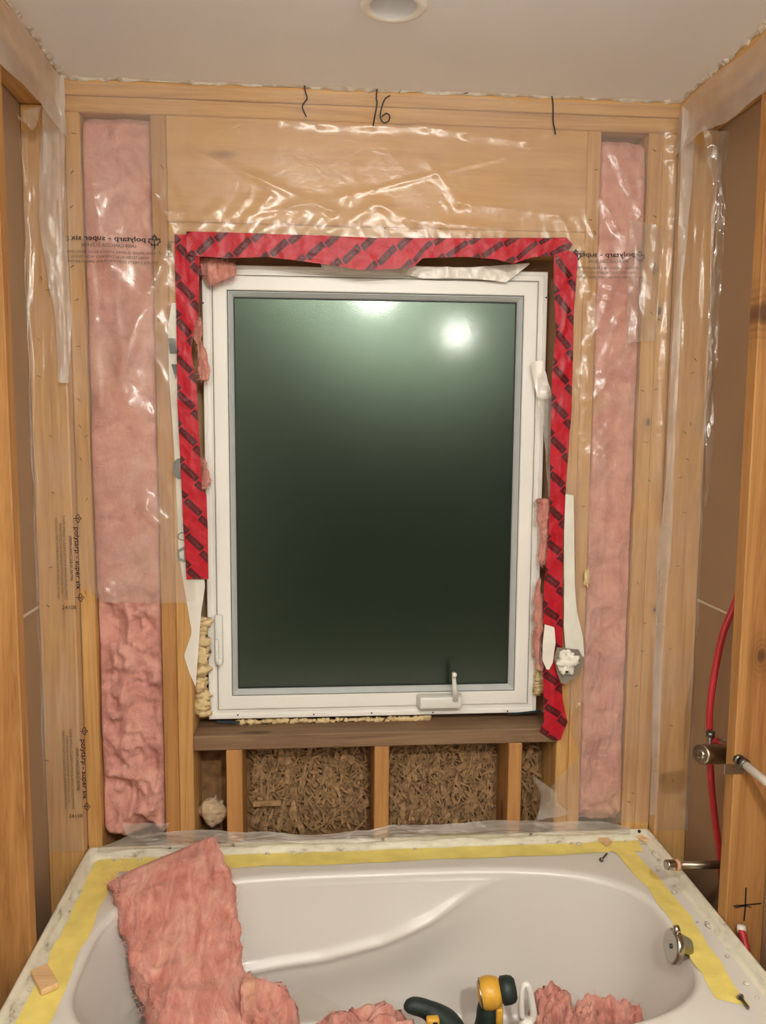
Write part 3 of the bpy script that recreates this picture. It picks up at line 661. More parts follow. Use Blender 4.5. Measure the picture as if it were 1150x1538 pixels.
# upright printing on the left corner film
def side_block(px0, py0, py1):
    ptop = Y(px0, py0, -.052); pbot = Y(px0, py1, -.052); hgt = ptop[2]-pbot[2]; cz_ = (ptop[2]+pbot[2])/2; cx0 = ptop[0]
    rows = [('polytarp - super six', .016, .72, 0.010, 'ink'), ('polytarp - super six', .0163, .722, 0.0106, 'ink'), ('69009-CAN/CGSB-51.34-M86', .011, .52, -.004, 'ink'), ('FLAME SPREAD CLASSIFICATION & SMOKE DEVELOPMENT', .009, .98, -.018, 'inkfaint'), ('WHEN TESTED IN ACCORDANCE WITH CAN/ULC S102', .008, .82, -.027, 'inkfaint'), ('THIS POLY MEETS CHRONIC FLAME SPREAD RATING', .008, .95, -.036, 'inkfaint')]
    for body, sz, fr, off, mt in rows:
        t, f = text_geo(body, sz); t = width_fit(t, hgt*fr); V = np.array([(cx0+off+q[1], -.0585, cz_-q[0]) for q in t])
        mk('printed_line', V, f, M[mt], cfl)
    for k in (-1, 1):
        lv, lf = leaf_geo(.014); V = np.array([(cx0+.012+q[1]*.8, -.0585, cz_+k*hgt*.46-q[0]) for q in lv]); mk('printed_leaf', V, lf, M['ink'], cfl)
    t, f = text_geo('24108', .014); p = Y(px0-2, py1+13, -.0585); mk('printed_code', np.array([(p[0]+q[0], -.0585, p[2]+q[1]) for q in t]), f, M['ink'], cfl)
side_block(106, 773, 902); side_block(116, 1092, 1215)
for px, py in ((62, 418), (72, 435), (58, 510), (58, 565), (76, 655), (80, 740), (76, 852), (72, 910), (70, 1142), (128, 890), (130, 750)):
    p = Y(px, py, -.056); staple(p[0], p[1], p[2], cfl, random.gauss(.3, .8))
for px, py in ((1044, 540), (1040, 560), (1037, 637), (1029, 650), (1032, 690), (1022, 717), (1028, 770), (1018, 850), (1007, 975), (1008, 1090), (1010, 1172)):
    p = Y(px, py, -.056); staple(p[0], p[1], p[2], cfr, random.gauss(.3, .8))
def plate_film(s, drop, label):
    nu, nv = 170, 26; u = np.linspace(0, 1, nu); v = np.linspace(0, 1, nv); Ug, Vg = np.meshgrid(u, v)
    Yg = -.012-Ug*.93; low = drop+.003*np.sin(Ug*21+s)+.005*fbm(Ug*7, Ug*0+s, Ug*0, 3)
    low = low*(1-.0*Ug)
    Zg = HC-.014-(.010*ss(.05, .5, Ug) if s > 0 else 0)-Vg*low
    Xg = WX-.006-.004*fbm(Ug*9, Vg*2, 0*Ug+s, 3)-.0015*ridged(Ug*5+Vg, Vg*2, 0*Ug+s, 2)-.012*ss(.5, 1, Vg)*(.5+.5*fbm(Ug*6, Vg*0, 0*Ug+4, 2))
    return film('poly_sheet', np.stack([s*Xg, Yg, Zg], -1).reshape(-1, 3), nv, nu, M['polymilk'], label)
plate_film(-1, .128, 'milky plastic strip hanging from the left wall top plate'); plate_film(1, .118, 'milky plastic strip hanging from the right wall top plate')
# loose milky drape down the left corner, and the narrow doubled fold down the right corner
def drape(pl_pts, pr_pts, y, n, label, mat, amp=.004, seed=0.0, name='poly_flap'):
    a = spline([Y(px, py, y) for px, py in pl_pts], n); b = spline([Y(px, py, y) for px, py in pr_pts], n); nu = 22
    u = np.linspace(0, 1, nu)
    V = a[:, None, :]*(1-u)[None, :, None]+b[:, None, :]*u[None, :, None]
    V[:, :, 1] -= amp*(ridged(V[:, :, 0]*22+seed, V[:, :, 2]*7, V[:, :, 2]*0+seed, 3)-.4)+amp*.8*fbm(V[:, :, 0]*30, V[:, :, 2]*14, V[:, :, 2]*0+seed, 3)
    return film(name, V.reshape(-1, 3), n, nu, mat, label)
drape([(66, 90), (64, 180), (60, 220), (60, 330), (72, 420), (82, 470), (88, 575)], [(96, 118), (98, 200), (96, 330), (104, 420), (107, 480), (103, 575)], -.064, 120, 'loose milky plastic flap hanging down the upper left corner', M['polymilk'], .004, 1.0)
drape([(1024, 160), (1020, 300), (1014, 420), (1005, 600), (1000, 720), (988, 830), (986, 900), (980, 1050), (976, 1225)], [(1046, 175), (1036, 300), (1026, 420), (1016, 600), (1012, 720), (1006, 840), (1000, 900), (992, 1050), (986, 1225)], -.062, 200, 'narrow doubled plastic fold running down the right corner', M['polymilk'], .003, 3.0)
drape([(1056, 190), (1066, 260), (1074, 330), (1066, 420), (1062, 520), (1060, 640), (1055, 760)], [(1096, 200), (1096, 300), (1092, 400), (1082, 480), (1078, 600), (1068, 700), (1060, 760)], -.085, 150, 'crinkled clear plastic edge beside the brown board on the right', poly_mat('poly_film_crinkled', .2, rough=.14, bump=.3, spec=2.2), .009, 6.0)
drape([(946, 330), (944, 400), (940, 515)], [(1000, 340), (992, 420), (984, 512)], -.022, 60, 'small overlapping patch of clear plastic on the right corner studs', M['poly'], .003, 9.0)
drape([(35, 165), (30, 180), (24, 170)], [(62, 160), (56, 185), (48, 195)], -.12, 30, 'short torn plastic tab under the left top plate', M['polymilk'], .004, 12.0)

# ------------------------------------------------------------------ red tape
def tape(le, re, label, wr=.002, seed=0., y0=-.012, hang=None, vertical=True, n=170):
    a = resample([xz(px, py, -.014) for px, py in le], n); b = resample([xz(px, py, -.014) for px, py in re], n); nu = 16
    u = np.linspace(0, 1, nu); P = a[:, None]*(1-u)[None, :, None]+b[:, None]*u[None, :, None]
    x, z = P[:, :, 0], P[:, :, 1]
    base = np.minimum(.012, poly_h(x.ravel().copy(), z.ravel().copy()).reshape(x.shape)*.6+.004)+.003
    cr_ = wr*(ridged(x*24+seed, z*17+seed, 0*x, 3)-.3)+wr*.8*fbm(x*50, z*40, 0*x+seed, 3)
    yy = -(base+np.clip(cr_, -.001, .02))
    if hang is not None: yy = yy-hang(z)
    s = np.r_[0, np.cumsum(np.linalg.norm(np.diff((a+b)/2, axis=0), axis=1))]
    wdt = np.linalg.norm(b-a, axis=1)
    uv = np.stack([np.repeat(s[:, None], nu, 1), (u[None, :]-.5)*np.clip(wdt[:, None], .045, .07)], -1)
    if not vertical: uv[..., 1] *= -1
    o = mk('red_tape', np.stack([x, yy, z], -1).reshape(-1, 3), grid_faces(n, nu), M['redtape'], None, True, uv.reshape(-1, 2))
    return tag(o, label, 'tape', 'red sheathing tape around the window')
tape([(262, 352), (262, 400), (264, 460), (266, 600), (271, 700), (275, 790), (280, 870)], [(300, 352), (299, 420), (298, 470), (290, 500), (287, 530), (295, 580), (298, 640), (301, 690), (303, 734), (310, 742), (312, 800), (313, 870)], 'red printed tape strip down the left side of the window', .0011, 1.0)
tape([(868, 380), (866, 420), (862, 460), (860, 560), (858, 620), (852, 700), (846, 790), (845, 880), (845, 965), (843, 1010), (845, 1050), (852, 1085), (846, 1100), (842, 1112)], [(832, 372), (832, 430), (835, 500), (829, 560), (828, 620), (826, 700), (826, 760), (822, 830), (817, 880), (816, 935), (830, 965), (815, 1005), (816, 1050), (817, 1085), (810, 1098), (832, 1112)], 'red printed tape strip down the right side of the window, torn at its lower end', .0013, 4.0, vertical=False)
tape([(280, 348), (360, 350), (450, 353), (560, 357), (700, 358), (800, 357), (850, 357), (860, 367)], [(281, 384), (340, 388), (400, 386), (480, 396), (545, 406), (620, 402), (634, 388), (700, 386), (745, 390), (770, 396), (800, 386), (848, 384)], 'red printed tape strip along the top of the window', .0011, 7.0, y0=-.014, hang=lambda z: .003+0*z, vertical=False)

# ------------------------------------------------------------------ house wrap and torn films round the window
def sheet2(name, le, re, y, mat, label, cat, amp=.002, seed=0., n=90, nu=14, yfun=None):
    a = resample([xz(px, py, y) for px, py in le], n); b = resample([xz(px, py, y) for px, py in re], n); u = np.linspace(0, 1, nu)
    P = a[:, None]*(1-u)[None, :, None]+b[:, None]*u[None, :, None]; x, z = P[:, :, 0], P[:, :, 1]
    yy = y-amp*(ridged(x*20+seed, z*12, 0*x+seed, 3)-.3)-amp*fbm(x*40, z*30, 0*x+seed, 2)
    if yfun is not None: yy = yy+yfun(x, z)
    V = np.stack([x, yy, z], -1).reshape(-1, 3); nb = len(V)
    F = grid_faces(n, nu)
    o = mk(name, V, F, mat, None, True)
    if label: tag(o, label, cat)
    return o
wl = sheet2('house_wrap', [(258, 455), (252, 490), (254, 570), (262, 680), (266, 770), (268, 830), (276, 880), (288, 950), (276, 985), (284, 1010), (293, 1030)], [(284, 455), (284, 490), (284, 570), (292, 680), (296, 770), (302, 830), (308, 880), (302, 920), (299, 960), (296, 1000), (294, 1030)], -.0035, M['wrap'], 'white house wrap strip torn to a point left of the window', 'house wrap', .0006, 2.0)
def decal(pts, y, mat, parent, name='printed_mark'):
    V = [Y(px, py, y) for px, py in pts]; mk(name, V, [tuple(range(len(V)))[::-1]], mat, parent)
for pts in ([(252, 508), (264, 508), (265, 531), (255, 531)], [(257, 547), (266, 547), (267, 560), (264, 571)]): decal(pts, -.0055, M['wrapgrey'], wl)
decal([(270+11*math.cos(t), 704+16*math.sin(t)) for t in np.linspace(0, 2*math.pi, 20)[:-1]], -.0055, M['wrapgrey'], wl)
def letters(body, px, py, hpx):
    t, f = text_geo(body, hpx/570*1.4); c = Y(px, py, -.0055); mk('printed_letter', np.array([(c[0]+q[0], -.0055, c[2]+q[1]) for q in t]), f, M['wrapgrey'], wl)
letters('C', 272, 812, 13)
tv = [Y(px, py, -.0055) for px, py in ((266, 826), (278, 820), (279, 845), (267, 842), (269, 830), (276, 826), (276, 840), (270, 838))]
mk('printed_badge', tv, [(0, 1, 5, 4), (1, 2, 6, 5), (2, 3, 7, 6), (3, 0, 4, 7)], M['wrapgrey'], wl)
sheet2('house_wrap', [(849, 742), (847, 800), (847, 880), (846, 940), (848, 975), (850, 988)], [(861, 744), (862, 800), (863, 880), (866, 920), (874, 955), (876, 985)], -.0175, M['wrap'], 'white house wrap strip hanging right of the red tape', 'house wrap', .001, 5.0, yfun=lambda x, z: -.006*ss(1.2, 1.0, z))
sheet2('torn_membrane', [(836, 972), (832, 990), (836, 1010), (842, 1026)], [(868, 975), (877, 990), (868, 1012), (850, 1028)], -.026, M['membrane'], 'grey torn membrane patch behind the white foam blob', 'membrane', .002, 8.0, 30)
sheet2('torn_film', [(575, 397), (640, 400), (700, 402), (760, 398), (795, 395)], [(580, 408), (640, 418), (690, 418), (718, 419), (760, 424), (795, 397)], .052, M['tearfilm'], 'crumpled white film strip hanging below the top tape', 'film', .003, 3.0)
sheet2('torn_film', [(478, 388), (510, 392), (545, 400)], [(484, 404), (510, 411), (545, 402)], .045, M['tearfilm'], 'small rolled film scrap at the top edge of the window', 'film', .003, 5.5, 40)
sheet2('torn_film', [(797, 546), (802, 542), (815, 541)], [(806, 596), (820, 600), (829, 596)], .045, M['tearfilm'], 'torn white film tab stuck on the right window frame', 'film', .003, 1.5, 40)
sheet2('torn_film', [(806, 596), (815, 640), (820, 700), (822, 745)], [(829, 590), (826, 650), (826, 700), (825, 748)], .03, M['polymilk'], 'long thin film shred hanging beside the right window frame', 'film', .003, 9.5, 60)
sheet2('torn_film', [(818, 938), (816, 960), (814, 990), (820, 1005)], [(832, 942), (834, 965), (830, 995), (824, 1006)], -.020, M['tearfilm'], 'rounded white film scrap over the lower right tape', 'film', .002, 4.2, 40)

# ------------------------------------------------------------------ blobs: foam, tufts, loose insulation
def blob_geo(c, r, seed, amp, ns=36, nt=24, ridge=0., freq=2.2, sq=1.0):
    th = np.linspace(0, 2*math.pi, ns+1)[:-1]; ph = np.linspace(0, math.pi, nt)
    T, P = np.meshgrid(th, ph); sP = np.sin(P)**sq; d = np.stack([sP*np.cos(T), sP*np.sin(T), np.cos(P)], -1)
    k = 1+amp*fbm(d[..., 0]*freq+seed, d[..., 1]*freq, d[..., 2]*freq, 4)+ridge*(ridged(d[..., 0]*freq+seed, d[..., 1]*freq, d[..., 2]*freq+2, 3)-.5)
    V = (np.array(c)+d*k[..., None]*np.array(r)).reshape(-1, 3)
    F = [tuple(reversed(f)) for f in grid_faces(nt, ns, True)]
    return V, F
def blob(name, c, r, seed, amp, mat, label, cat, **kw):
    V, F = blob_geo(c, r, seed, amp, **kw); return tag(mk(name, V, F, mat, None, True), label, cat)
p = Y(852, 996, -.036); foamblob = blob('spray_foam', p, (.028, .010, .027), 3, .45, M['foamw'], 'white foam blob at the lower right tape', 'foam', ridge=.15)
p2 = Y(851, 1009, -.0475); lathe('hole', p2, (0, -1, 0), [(0, .003), (.0015, .003), (.002, .001)], M['dark'], foamblob, 10)
p = Y(320, 1226, .085); blob('spray_foam', (p[0], .085, .548), (.036, .03, .036), 6, .2, M['foamc'], 'cream foam lump in the bay below the sill left of the cripple stud', 'foam', ridge=.15)
p = Y(881, 868, -.026); blob('spray_foam', p, (.006, .004, .022), 1, .5, M['foam'], 'tiny cream foam drip on the plastic right of the window', 'foam')
def foam_bead(pts, y, r, label, seed):
    geo = []
    q = resample([Y(px, py, y) for px, py in pts], max(6, int(len(pts)*7)))
    for i, c in enumerate(q): geo.append(blob_geo(c+rng.randn(3)*r*.25, np.array([r*1.5, r, r])*(.7+.6*rng.rand()), seed+i*1.7, .5, 14, 10))
    V, F = join_geo(geo); tag(mk('spray_foam', V, F, M['foam'], None, True), label, 'foam')
foam_bead([(362, 1084), (420, 1083), (480, 1082), (540, 1081), (600, 1080), (640, 1079)], WY+.012, .0062, 'yellow foam bead squeezed out under the window frame', 1)
foam_bead([(301, 930), (301, 990), (302, 1040), (301, 1070)], .055, .012, 'yellow foam bead between left jamb and window frame', 40)
foam_bead([(812, 960), (812, 1010), (808, 1040)], .055, .010, 'yellow foam bead at the lower right corner of the window frame', 60)
sheet2('blue_membrane', [(325, 1082), (360, 1083)], [(325, 1086), (360, 1087)], .068, M['blue'], 'sliver of blue membrane under the left window corner', 'membrane', .0005, 1, 8, 4)
sheet2('blue_membrane', [(762, 1072), (812, 1066)], [(762, 1074), (812, 1070)], .068, M['blue'], 'sliver of blue membrane under the right window corner', 'membrane', .0005, 1, 8, 4)
def slab(name, L_, R_, T_, seed, amp, rid, mat, label, cat, nk=110, nm=84, n=5, group=None, endr=.05, fold=0.0):
    """closed batt between a left edge curve and a right edge curve, T_ the thickness vector"""
    a = spline(L_, nk); b = spline(R_, nk); T = spline(T_, nk) if np.ndim(T_) == 2 else np.repeat(np.array([T_], float), nk, 0)
    th = np.linspace(0, 2*math.pi, nm+1)[:-1]; cu = np.sign(np.cos(th))*np.abs(np.cos(th))**(2/n); cv_ = np.sign(np.sin(th))*np.abs(np.sin(th))**(2/n)
    c = (a+b)/2+T/2; hw_ = (b-a)/2; V = c[:, None]+cu[None, :, None]*hw_[:, None]+cv_[None, :, None]*(T/2)[:, None]
    k = np.linspace(0, 1, nk); e = np.minimum(ss(0, endr, k), ss(0, endr, 1-k))
    sh = .25+.75*np.sqrt(e); V = c[:, None]+(V-c[:, None])*(sh[:, None, None]*.5+.5*np.where(e[:, None, None] > 0, 1, .0)+0)
    # displace along the outward direction
    d = cu[None, :, None]*hw_[:, None]/(np.linalg.norm(hw_, axis=1)[:, None, None])+cv_[None, :, None]*(T/np.linalg.norm(T, axis=1)[:, None])[:, None]
    d /= np.linalg.norm(d, axis=-1, keepdims=True)+1e-9
    x, y, z = V[..., 0], V[..., 1], V[..., 2]
    h = amp*fbm(x*11+seed, y*9, z*9, 4)+amp*.75*(ridged(x*34+seed, y*9, z*9, 3)-.5)*np.abs(cv_)[None, :]**3+rid*(ridged(x*15+seed, y*10, z*10+seed, 3)-.6)+amp*.5*fbm(x*45, y*35+seed, z*40, 3)
    V = V+d*h[..., None]
    F = [tuple(reversed(f)) for f in grid_faces(nk, nm, True)]; F.append(tuple(range(nm))); F.append(tuple(range(nk*nm-1, (nk-1)*nm-1, -1)))
    o = mk(name, V.reshape(-1, 3), F, mat, None, True); tag(o, label, cat, group); return o, V
def fuzz(parent, V, n, lo=.006, hi=.022):
    P = V.reshape(-1, 3); c = P.mean(0); geo = []; idx = rng.randint(0, len(P), n)
    for i in idx:
        q = P[i]; d = (q-c)/np.linalg.norm(q-c)*.7+rng.randn(3)*.8; d /= np.linalg.norm(d); L_ = lo+(hi-lo)*rng.rand()**2
        s = np.cross(d, rng.randn(3)); s /= np.linalg.norm(s); w_ = .00035; mid = q+d*L_*.5+s*L_*.25; end = q+d*L_+rng.randn(3)*L_*.25
        geo.append(([q-s*w_, q+s*w_, mid+s*w_, mid-s*w_, end], [(0, 1, 2, 3), (3, 2, 4)]))
    A, B = join_geo(geo); o = mk('loose_fibres', A, B, M['fibre'], parent); o['kind'] = 'stuff'
def tuft(pts, y, wd, label, seed):
    le = [Y(px-wd, py, y) for px, py in pts]; re = [Y(px+wd, py, y-.004) for px, py in pts]
    o, V = slab('insulation_tuft', le, re, (0, .02, 0), seed, .008, .009, M['pinkloose'], label, 'insulation', 50, 40, 3, endr=.2); fuzz(o, V, 420)
le = [Y(px, py, .03) for px, py in ((299, 388), (318, 388), (340, 394), (354, 404))]; re = [Y(px, py, .03) for px, py in ((302, 416), (318, 424), (334, 420), (353, 410))]
o, V = slab('insulation_tuft', le, re, (0, .02, 0), 2.0, .007, .008, M['pinkloose'], 'pink insulation tuft poking out at the top left window corner', 'insulation', 50, 44, 3, endr=.2); fuzz(o, V, 500, .006, .028)
tuft([(292, 475), (296, 505), (302, 545), (308, 572)], .02, 8, 'pink insulation tuft squeezed along the upper left window edge', 4.0)
tuft([(305, 690), (307, 715), (304, 735)], .03, 4, 'tiny pink tuft at the middle of the left window edge', 5.0)
tuft([(818, 750), (817, 800), (815, 850)], .02, 6, 'pink insulation strip in the gap right of the window', 6.0)
tuft([(812, 870), (811, 930), (812, 985), (815, 1010)], .02, 6, 'pink insulation strip low in the gap right of the window', 7.0)

# ------------------------------------------------------------------ bathtub
tub = empty('bathtub', (0, -.41, 0), 'white alcove bathtub with yellow taped rim', 'bathtub')
TN = 220; tth = np.linspace(0, 2*math.pi, TN+1)[:-1]
def sring(cx_, cy_, a, b, n, z):
    c, s = np.cos(tth), np.sin(tth)
    r = (np.abs(c/a)**n+np.abs(s/b)**n)**(-1/n)
    return np.stack([cx_+r*c, cy_+r*s, np.full(TN, z)], 1)
def rrect(x0, x1, y0, y1, z):
    out = []
    cx_, cy_ = (x0+x1)/2, (y0+y1)/2
    for t in tth:
        c, s = math.cos(t), math.sin(t); k = min((x1-x0)/2/max(abs(c), 1e-9), (y1-y0)/2/max(abs(s), 1e-9)); out.append((cx_+c*k, cy_+s*k, z))
    return np.array(out)
TX = WX-.0015; TY0, TY1 = -.815, -.0035
ZF, ZD = .502, .474
# make the angular samples hit the rectangle corners exactly
for xx in (-TX, TX):
    for yy in (TY0, TY1):
        a0 = math.atan2(yy-(TY0+TY1)/2, xx) % (2*math.pi); tth[np.argmin(np.abs(tth-a0))] = a0
fl = [rrect(-TX, TX, TY0, TY1, ZD-.02), rrect(-TX, TX, TY0, TY1, ZF-.003), rrect(-TX+.003, TX-.003, TY0+.003, TY1-.003, ZF), rrect(-TX+.009, TX-.009, TY0+.009, TY1-.007, ZF-.001), rrect(-TX+.012, TX-.012, TY0+.012, TY1-.010, ZD+.006), rrect(-TX+.020, TX-.020, TY0+.02, TY1-.017, ZD+.0005), rrect(-TX+.026, TX-.026, TY0+.03, TY1-.024, ZD)]
P = np.vstack(fl); mk('rim_flange', P, [tuple(reversed(f)) for f in grid_faces(len(fl), TN, True)], M['flange'], tub, True)
OX, OY, OA, OB = -.004, -.420, .652, .288
rings = [rrect(-TX+.0255, TX-.0255, TY0+.03, TY1-.0235, ZD-.0003)]
for t in (.35, .7, .92): 
    o_ = sring(OX, OY, OA+.018, OB+.018, 3.4, ZD); rings.append(rings[0]*(1-t)+o_*t)
for k in range(7):                                   # rolled edge
    a_ = k/6*math.pi/2; rings.append(sring(OX, OY, OA+.018*(1-math.sin(a_)), OB+.018*(1-math.sin(a_)), 3.4, ZD-.020*(1-math.cos(a_))))
ND = 96; ZFL = .075
for k in range(1, ND+1):
    s = k/ND; z = ZD-.02-(ZD-.02-ZFL)*s
    ins = .055*s+.05*s**4+.05*ss(.8, 1, s)**2
    R_ = sring(OX+.03*s, OY, OA-ins*1.15-.04*s, OB-ins, 3.4-.3*s, z)
    # armrest: back side bulges inward above a curve that sweeps down to the left
    x = R_[:, 0]; back = ss(-.15, .12, R_[:, 1]-OY)
    zc = np.interp(x, [-.65, -.45, -.32, -.15, 0, .13, .26, .4], [.30, .275, .272, .285, .315, .362, .432, .48])
    fade = 1-ss(.05, .34, x); dz = ZD-z; dc = np.maximum(ZD-zc, .03)
    up_ = np.clip(dz/dc, 0, 1)**1.5; below = 1-ss(0, 1, (zc-z)/.15)
    soft = .5*(1+np.tanh((z-zc)/.006)); prof_ = up_*soft+(1-soft)*below
    R_[:, 1] -= back*fade*(.034*prof_+.0075*np.exp(-((z-zc-.004)/.011)**2))  # slim raised bead added along the curve to catch a highlight
    R_[:, 0] *= 1-.0*back
    rings.append(R_)
for t in (.6, .25, .04): rings.append(np.array([OX+.03, OY, ZFL-.002])*(1-t)+rings[-1 if t == .6 else -1]*t)
P = np.vstack(rings); mk('basin', P, [tuple(reversed(f)) for f in grid_faces(len(rings), TN, True)]+[tuple(range((len(rings)-1)*TN, len(rings)*TN))], M['tubenamel'], tub, True)
box('apron', -TX, TX, TY0-.004, TY0+.012, .0, ZD-.018, M['tubenamel'], tub, .004, 2)
# overflow plate on the right end wall
oc = np.array([.640, -.43, .425]); oc = on(0, .618, 1009, 1421); ax_ = np.array([-.97, .0, .15]); oc = oc-ax_*.010
ov = lathe('overflow_plate', oc, ax_, [(-.03, .02), (-.004, .030), (.0, .0365), (.010, .0365), (.013, .034), (.014, .028), (.0125, .010), (.0125, .001)], M['chrome'], tub, 40)
axn = ax_/np.linalg.norm(ax_); lathe('overflow_screw', oc+axn*.0125, axn, [(0, .005), (.002, .005), (.003, .002)], M['steel'], ov, 12)
side_ = np.cross(axn, [0, 0, 1]); side_ /= np.linalg.norm(side_); upv = np.cross(side_, axn)
tube('trip_lever', [oc+upv*.030+axn*.006, oc+upv*.040+axn*.008+side_*-.002, oc+upv*.048+axn*.010], [.0085, .0085, .006], M['chrome'], ov)
for px, py in ((255, 1273), (350, 1269), (575, 1260), (797, 1253), (960, 1249)):
    p = Y(px, py, TY1-.013); lathe('flange_hole', p+np.array([0, .003, 0]), (0, -1, 0), [(0, .0042), (.003, .0042), (.0035, .001)], M['dark'], tub, 10)
# yellow tape on the rim deck
def rim_tape(le, re, label, seed, n=120):
    a = spline(le, n); b = spline(re, n); nu = 9; u = np.linspace(0, 1, nu)
    t = np.linspace(0, 1, n); a = a+(b-a)*(.05*fbm(t*14, t*0+seed, t*0, 3))[:, None]; b = b+(b-a)*(.06*fbm(t*11, t*0+seed+4, t*0, 3))[:, None]
    V = a[:, None]*(1-u)[None, :, None]+b[:, None]*u[None, :, None]
    V[..., 2] = ZD+.0016+.0012*np.clip(fbm(V[..., 0]*30+seed, V[..., 1]*30, V[..., 2]*0, 3), -.5, 2)
    tag(mk('yellow_tape', V.reshape(-1, 3), grid_faces(n, nu), M['ytape'], None, True), label, 'tape', 'yellow masking tape on the tub rim')
zt_ = ZD+.002
rim_tape([(-.742, -.020, zt_), (-.2, -.022, zt_), (.3, -.022, zt_), (.728, -.022, zt_)], [(-.735, -.085, zt_), (-.2, -.085, zt_), (.3, -.080, zt_), (.72, -.075, zt_)], 'yellow masking tape along the back rim of the tub', 1.0)
rim_tape([(-.738, -.03, zt_+.001), (-.736, -.3, zt_), (-.733, -.6, zt_), (-.73, -.78, zt_)], [(-.667, -.03, zt_+.001), (-.672, -.3, zt_), (-.668, -.6, zt_), (-.665, -.78, zt_)], 'yellow masking tape along the left rim of the tub', 3.0)
rim_tape([(.690, -.028, zt_+.001), (.712, -.3, zt_), (.704, -.5, zt_), (.694, -.665, zt_)], [(.632, -.030, zt_+.001), (.660, -.3, zt_), (.648, -.5, zt_), (.638, -.640, zt_)], 'yellow masking tape along the right rim of the tub', 5.0)
# film bunched along the back flange
nu, nv = 300, 26; u = np.linspace(0, 1, nu); v = np.linspace(0, 1, nv); Ug, Vg = np.meshgrid(u, v); Xg = -.735+Ug*1.44
ht = (.036+.010*np.sin(Ug*9+1))*(.35+.65*ss(0, .06, Ug))*(.3+.7*ss(0, .10, 1-Ug))+.010*fbm(Ug*7, Ug*0, Ug*0, 3)
Zg = .496+Vg*ht; Yg = -.017-.012*np.sin(Vg*math.pi)*(1+.6*fbm(Ug*9, Vg*1.5, Ug*0, 3))+Vg*.006-.006*(ridged(Ug*12+Vg*.7, Vg*2.2, Ug*0+3, 3)-.4)
film('poly_sheet', np.stack([Xg, np.minimum(Yg, -.012), Zg], -1).reshape(-1, 3), nv, nu, M['polymilk'], 'crumpled plastic bunched along the back edge of the tub')
drape([(800, 1165), (812, 1195), (806, 1232)], [(836, 1190), (838, 1205), (858, 1222)], -.03, 50, 'torn grey plastic corner below the right end of the sill', M['polymilk'], .005, 15.)
drape([(185, 1234), (190, 1250), (200, 1258)], [(255, 1238), (240, 1255), (215, 1258)], -.04, 40, 'pale torn plastic corner at the left end of the tub flange', M['polymilk'], .005, 18.)

# ------------------------------------------------------------------ loose insulation in the tub
def lc(pts): return [Y(px, py, y) for px, py, y in pts]
L_ = lc([(160, 1322, -.19), (172, 1345, -.25), (188, 1400, -.32), (214, 1470, -.42), (248, 1545, -.53)])+[np.array([-.46, -.60, .30]), np.array([-.44, -.585, .17])]
R_ = lc([(316, 1252, -.065), (336, 1285, -.13), (350, 1350, -.21), (362, 1420, -.30), (374, 1480, -.38), (400, 1560, -.47)])+[np.array([-.22, -.545, .20]), np.array([-.21, -.53, .17])]
o, V = slab('insulation_batt', L_, R_, [(-.004, .050, -.035), (-.015, .05, -.05), (-.05, .04, -.06), (-.085, .02, -.06)], 4.0, .009, .010, M['pinkloose'], 'large pink fibreglass batt slumped over the tub rim', 'insulation', 150, 110, 7, endr=.03); fuzz(o, V, 3200, .008, .03)
def pink_lump(name, px, py, y, r, seed, label, amp=.20, rid=.12, nf=900):
    c = Y(px, py, y); top_ = c[2]+r[2]; r = (r[0], r[1], (top_-.082)/2/1.05); c[2] = .082+r[2]
    V, F = blob_geo(c, r, seed, amp, 64, 44, rid, 2.4, .5); V[:, 2] = np.maximum(V[:, 2], .08); o = mk(name, V, F, M['pinkloose'], None, True); tag(o, label, 'insulation'); fuzz(o, V, nf)
pink_lump('insulation_scrap', 398, 1530, -.42, (.075, .07, .075), 3.0, 'rounded pink insulation lump beside the large batt')
pink_lump('insulation_scrap', 545, 1552, -.42, (.125, .06, .048), 7.0, 'flat pink insulation scrap left of the tools')
pink_lump('insulation_scrap', 830, 1530, -.42, (.060, .05, .060), 9.0, 'small pink insulation scrap behind the white handle')
L_ = lc([(862, 1478, -.40), (900, 1474, -.40), (940, 1490, -.41), (965, 1500, -.42)]); R_ = lc([(868, 1520, -.44), (905, 1525, -.45), (945, 1530, -.45), (968, 1520, -.44)])
o, V = slab('insulation_scrap', L_, R_, [(0, .03, -.20), (0, .03, -.25), (0, .03, -.22)], 11.0, .014, .016, M['pinkloose'], 'torn folded pink insulation piece at the right of the tub', 'insulation', 80, 70, 3, endr=.2); fuzz(o, V, 1200, .006, .025)
pink_lump('insulation_scrap', 885, 1540, -.47, (.04, .035, .035), 15.0, 'little pink insulation wad at the bottom edge of the photo')

# ------------------------------------------------------------------ power tools and white handle
tl = empty('power_drill', Y(745, 1500, -.44)*np.array([1, 1, 0])+np.array([0, 0, .1]), 'yellow and black power drill standing on its battery in the tub', 'drill')
hc = Y(734, 1491, -.405); axd = np.array([.92, -.1, .18]); axd /= np.linalg.norm(axd)
hd = lathe('gearbox', hc-axd*.026, axd, [(0, .012), (.003, .026), (.010, .033), (.024, .036), (.038, .034), (.050, .029), (.054, .022)], M['toolyellow'], tl, 32)
lathe('rear_ring', hc-axd*.020, axd, [(0, .0285), (.0, .0335), (.004, .0335), (.004, .0285)], M['chrome'], hd, 32)
lathe('chuck', hc+axd*.026, axd, [(0, .022), (.004, .030), (.020, .030), (.030, .027), (.036, .020), (.037, .004)], M['rubber'], tl, 28)
tube('handle', spline([hc+np.array([.0, 0, -.02]), hc+np.array([-.004, -.002, -.06]), hc+np.array([-.018, 0, -.12]), hc+np.array([-.026, 0, -.19])], 24), np.interp(np.linspace(0, 1, 24), [0, .2, .6, 1], [.022, .026, .022, .026]), M['rubber'], tl, 18)
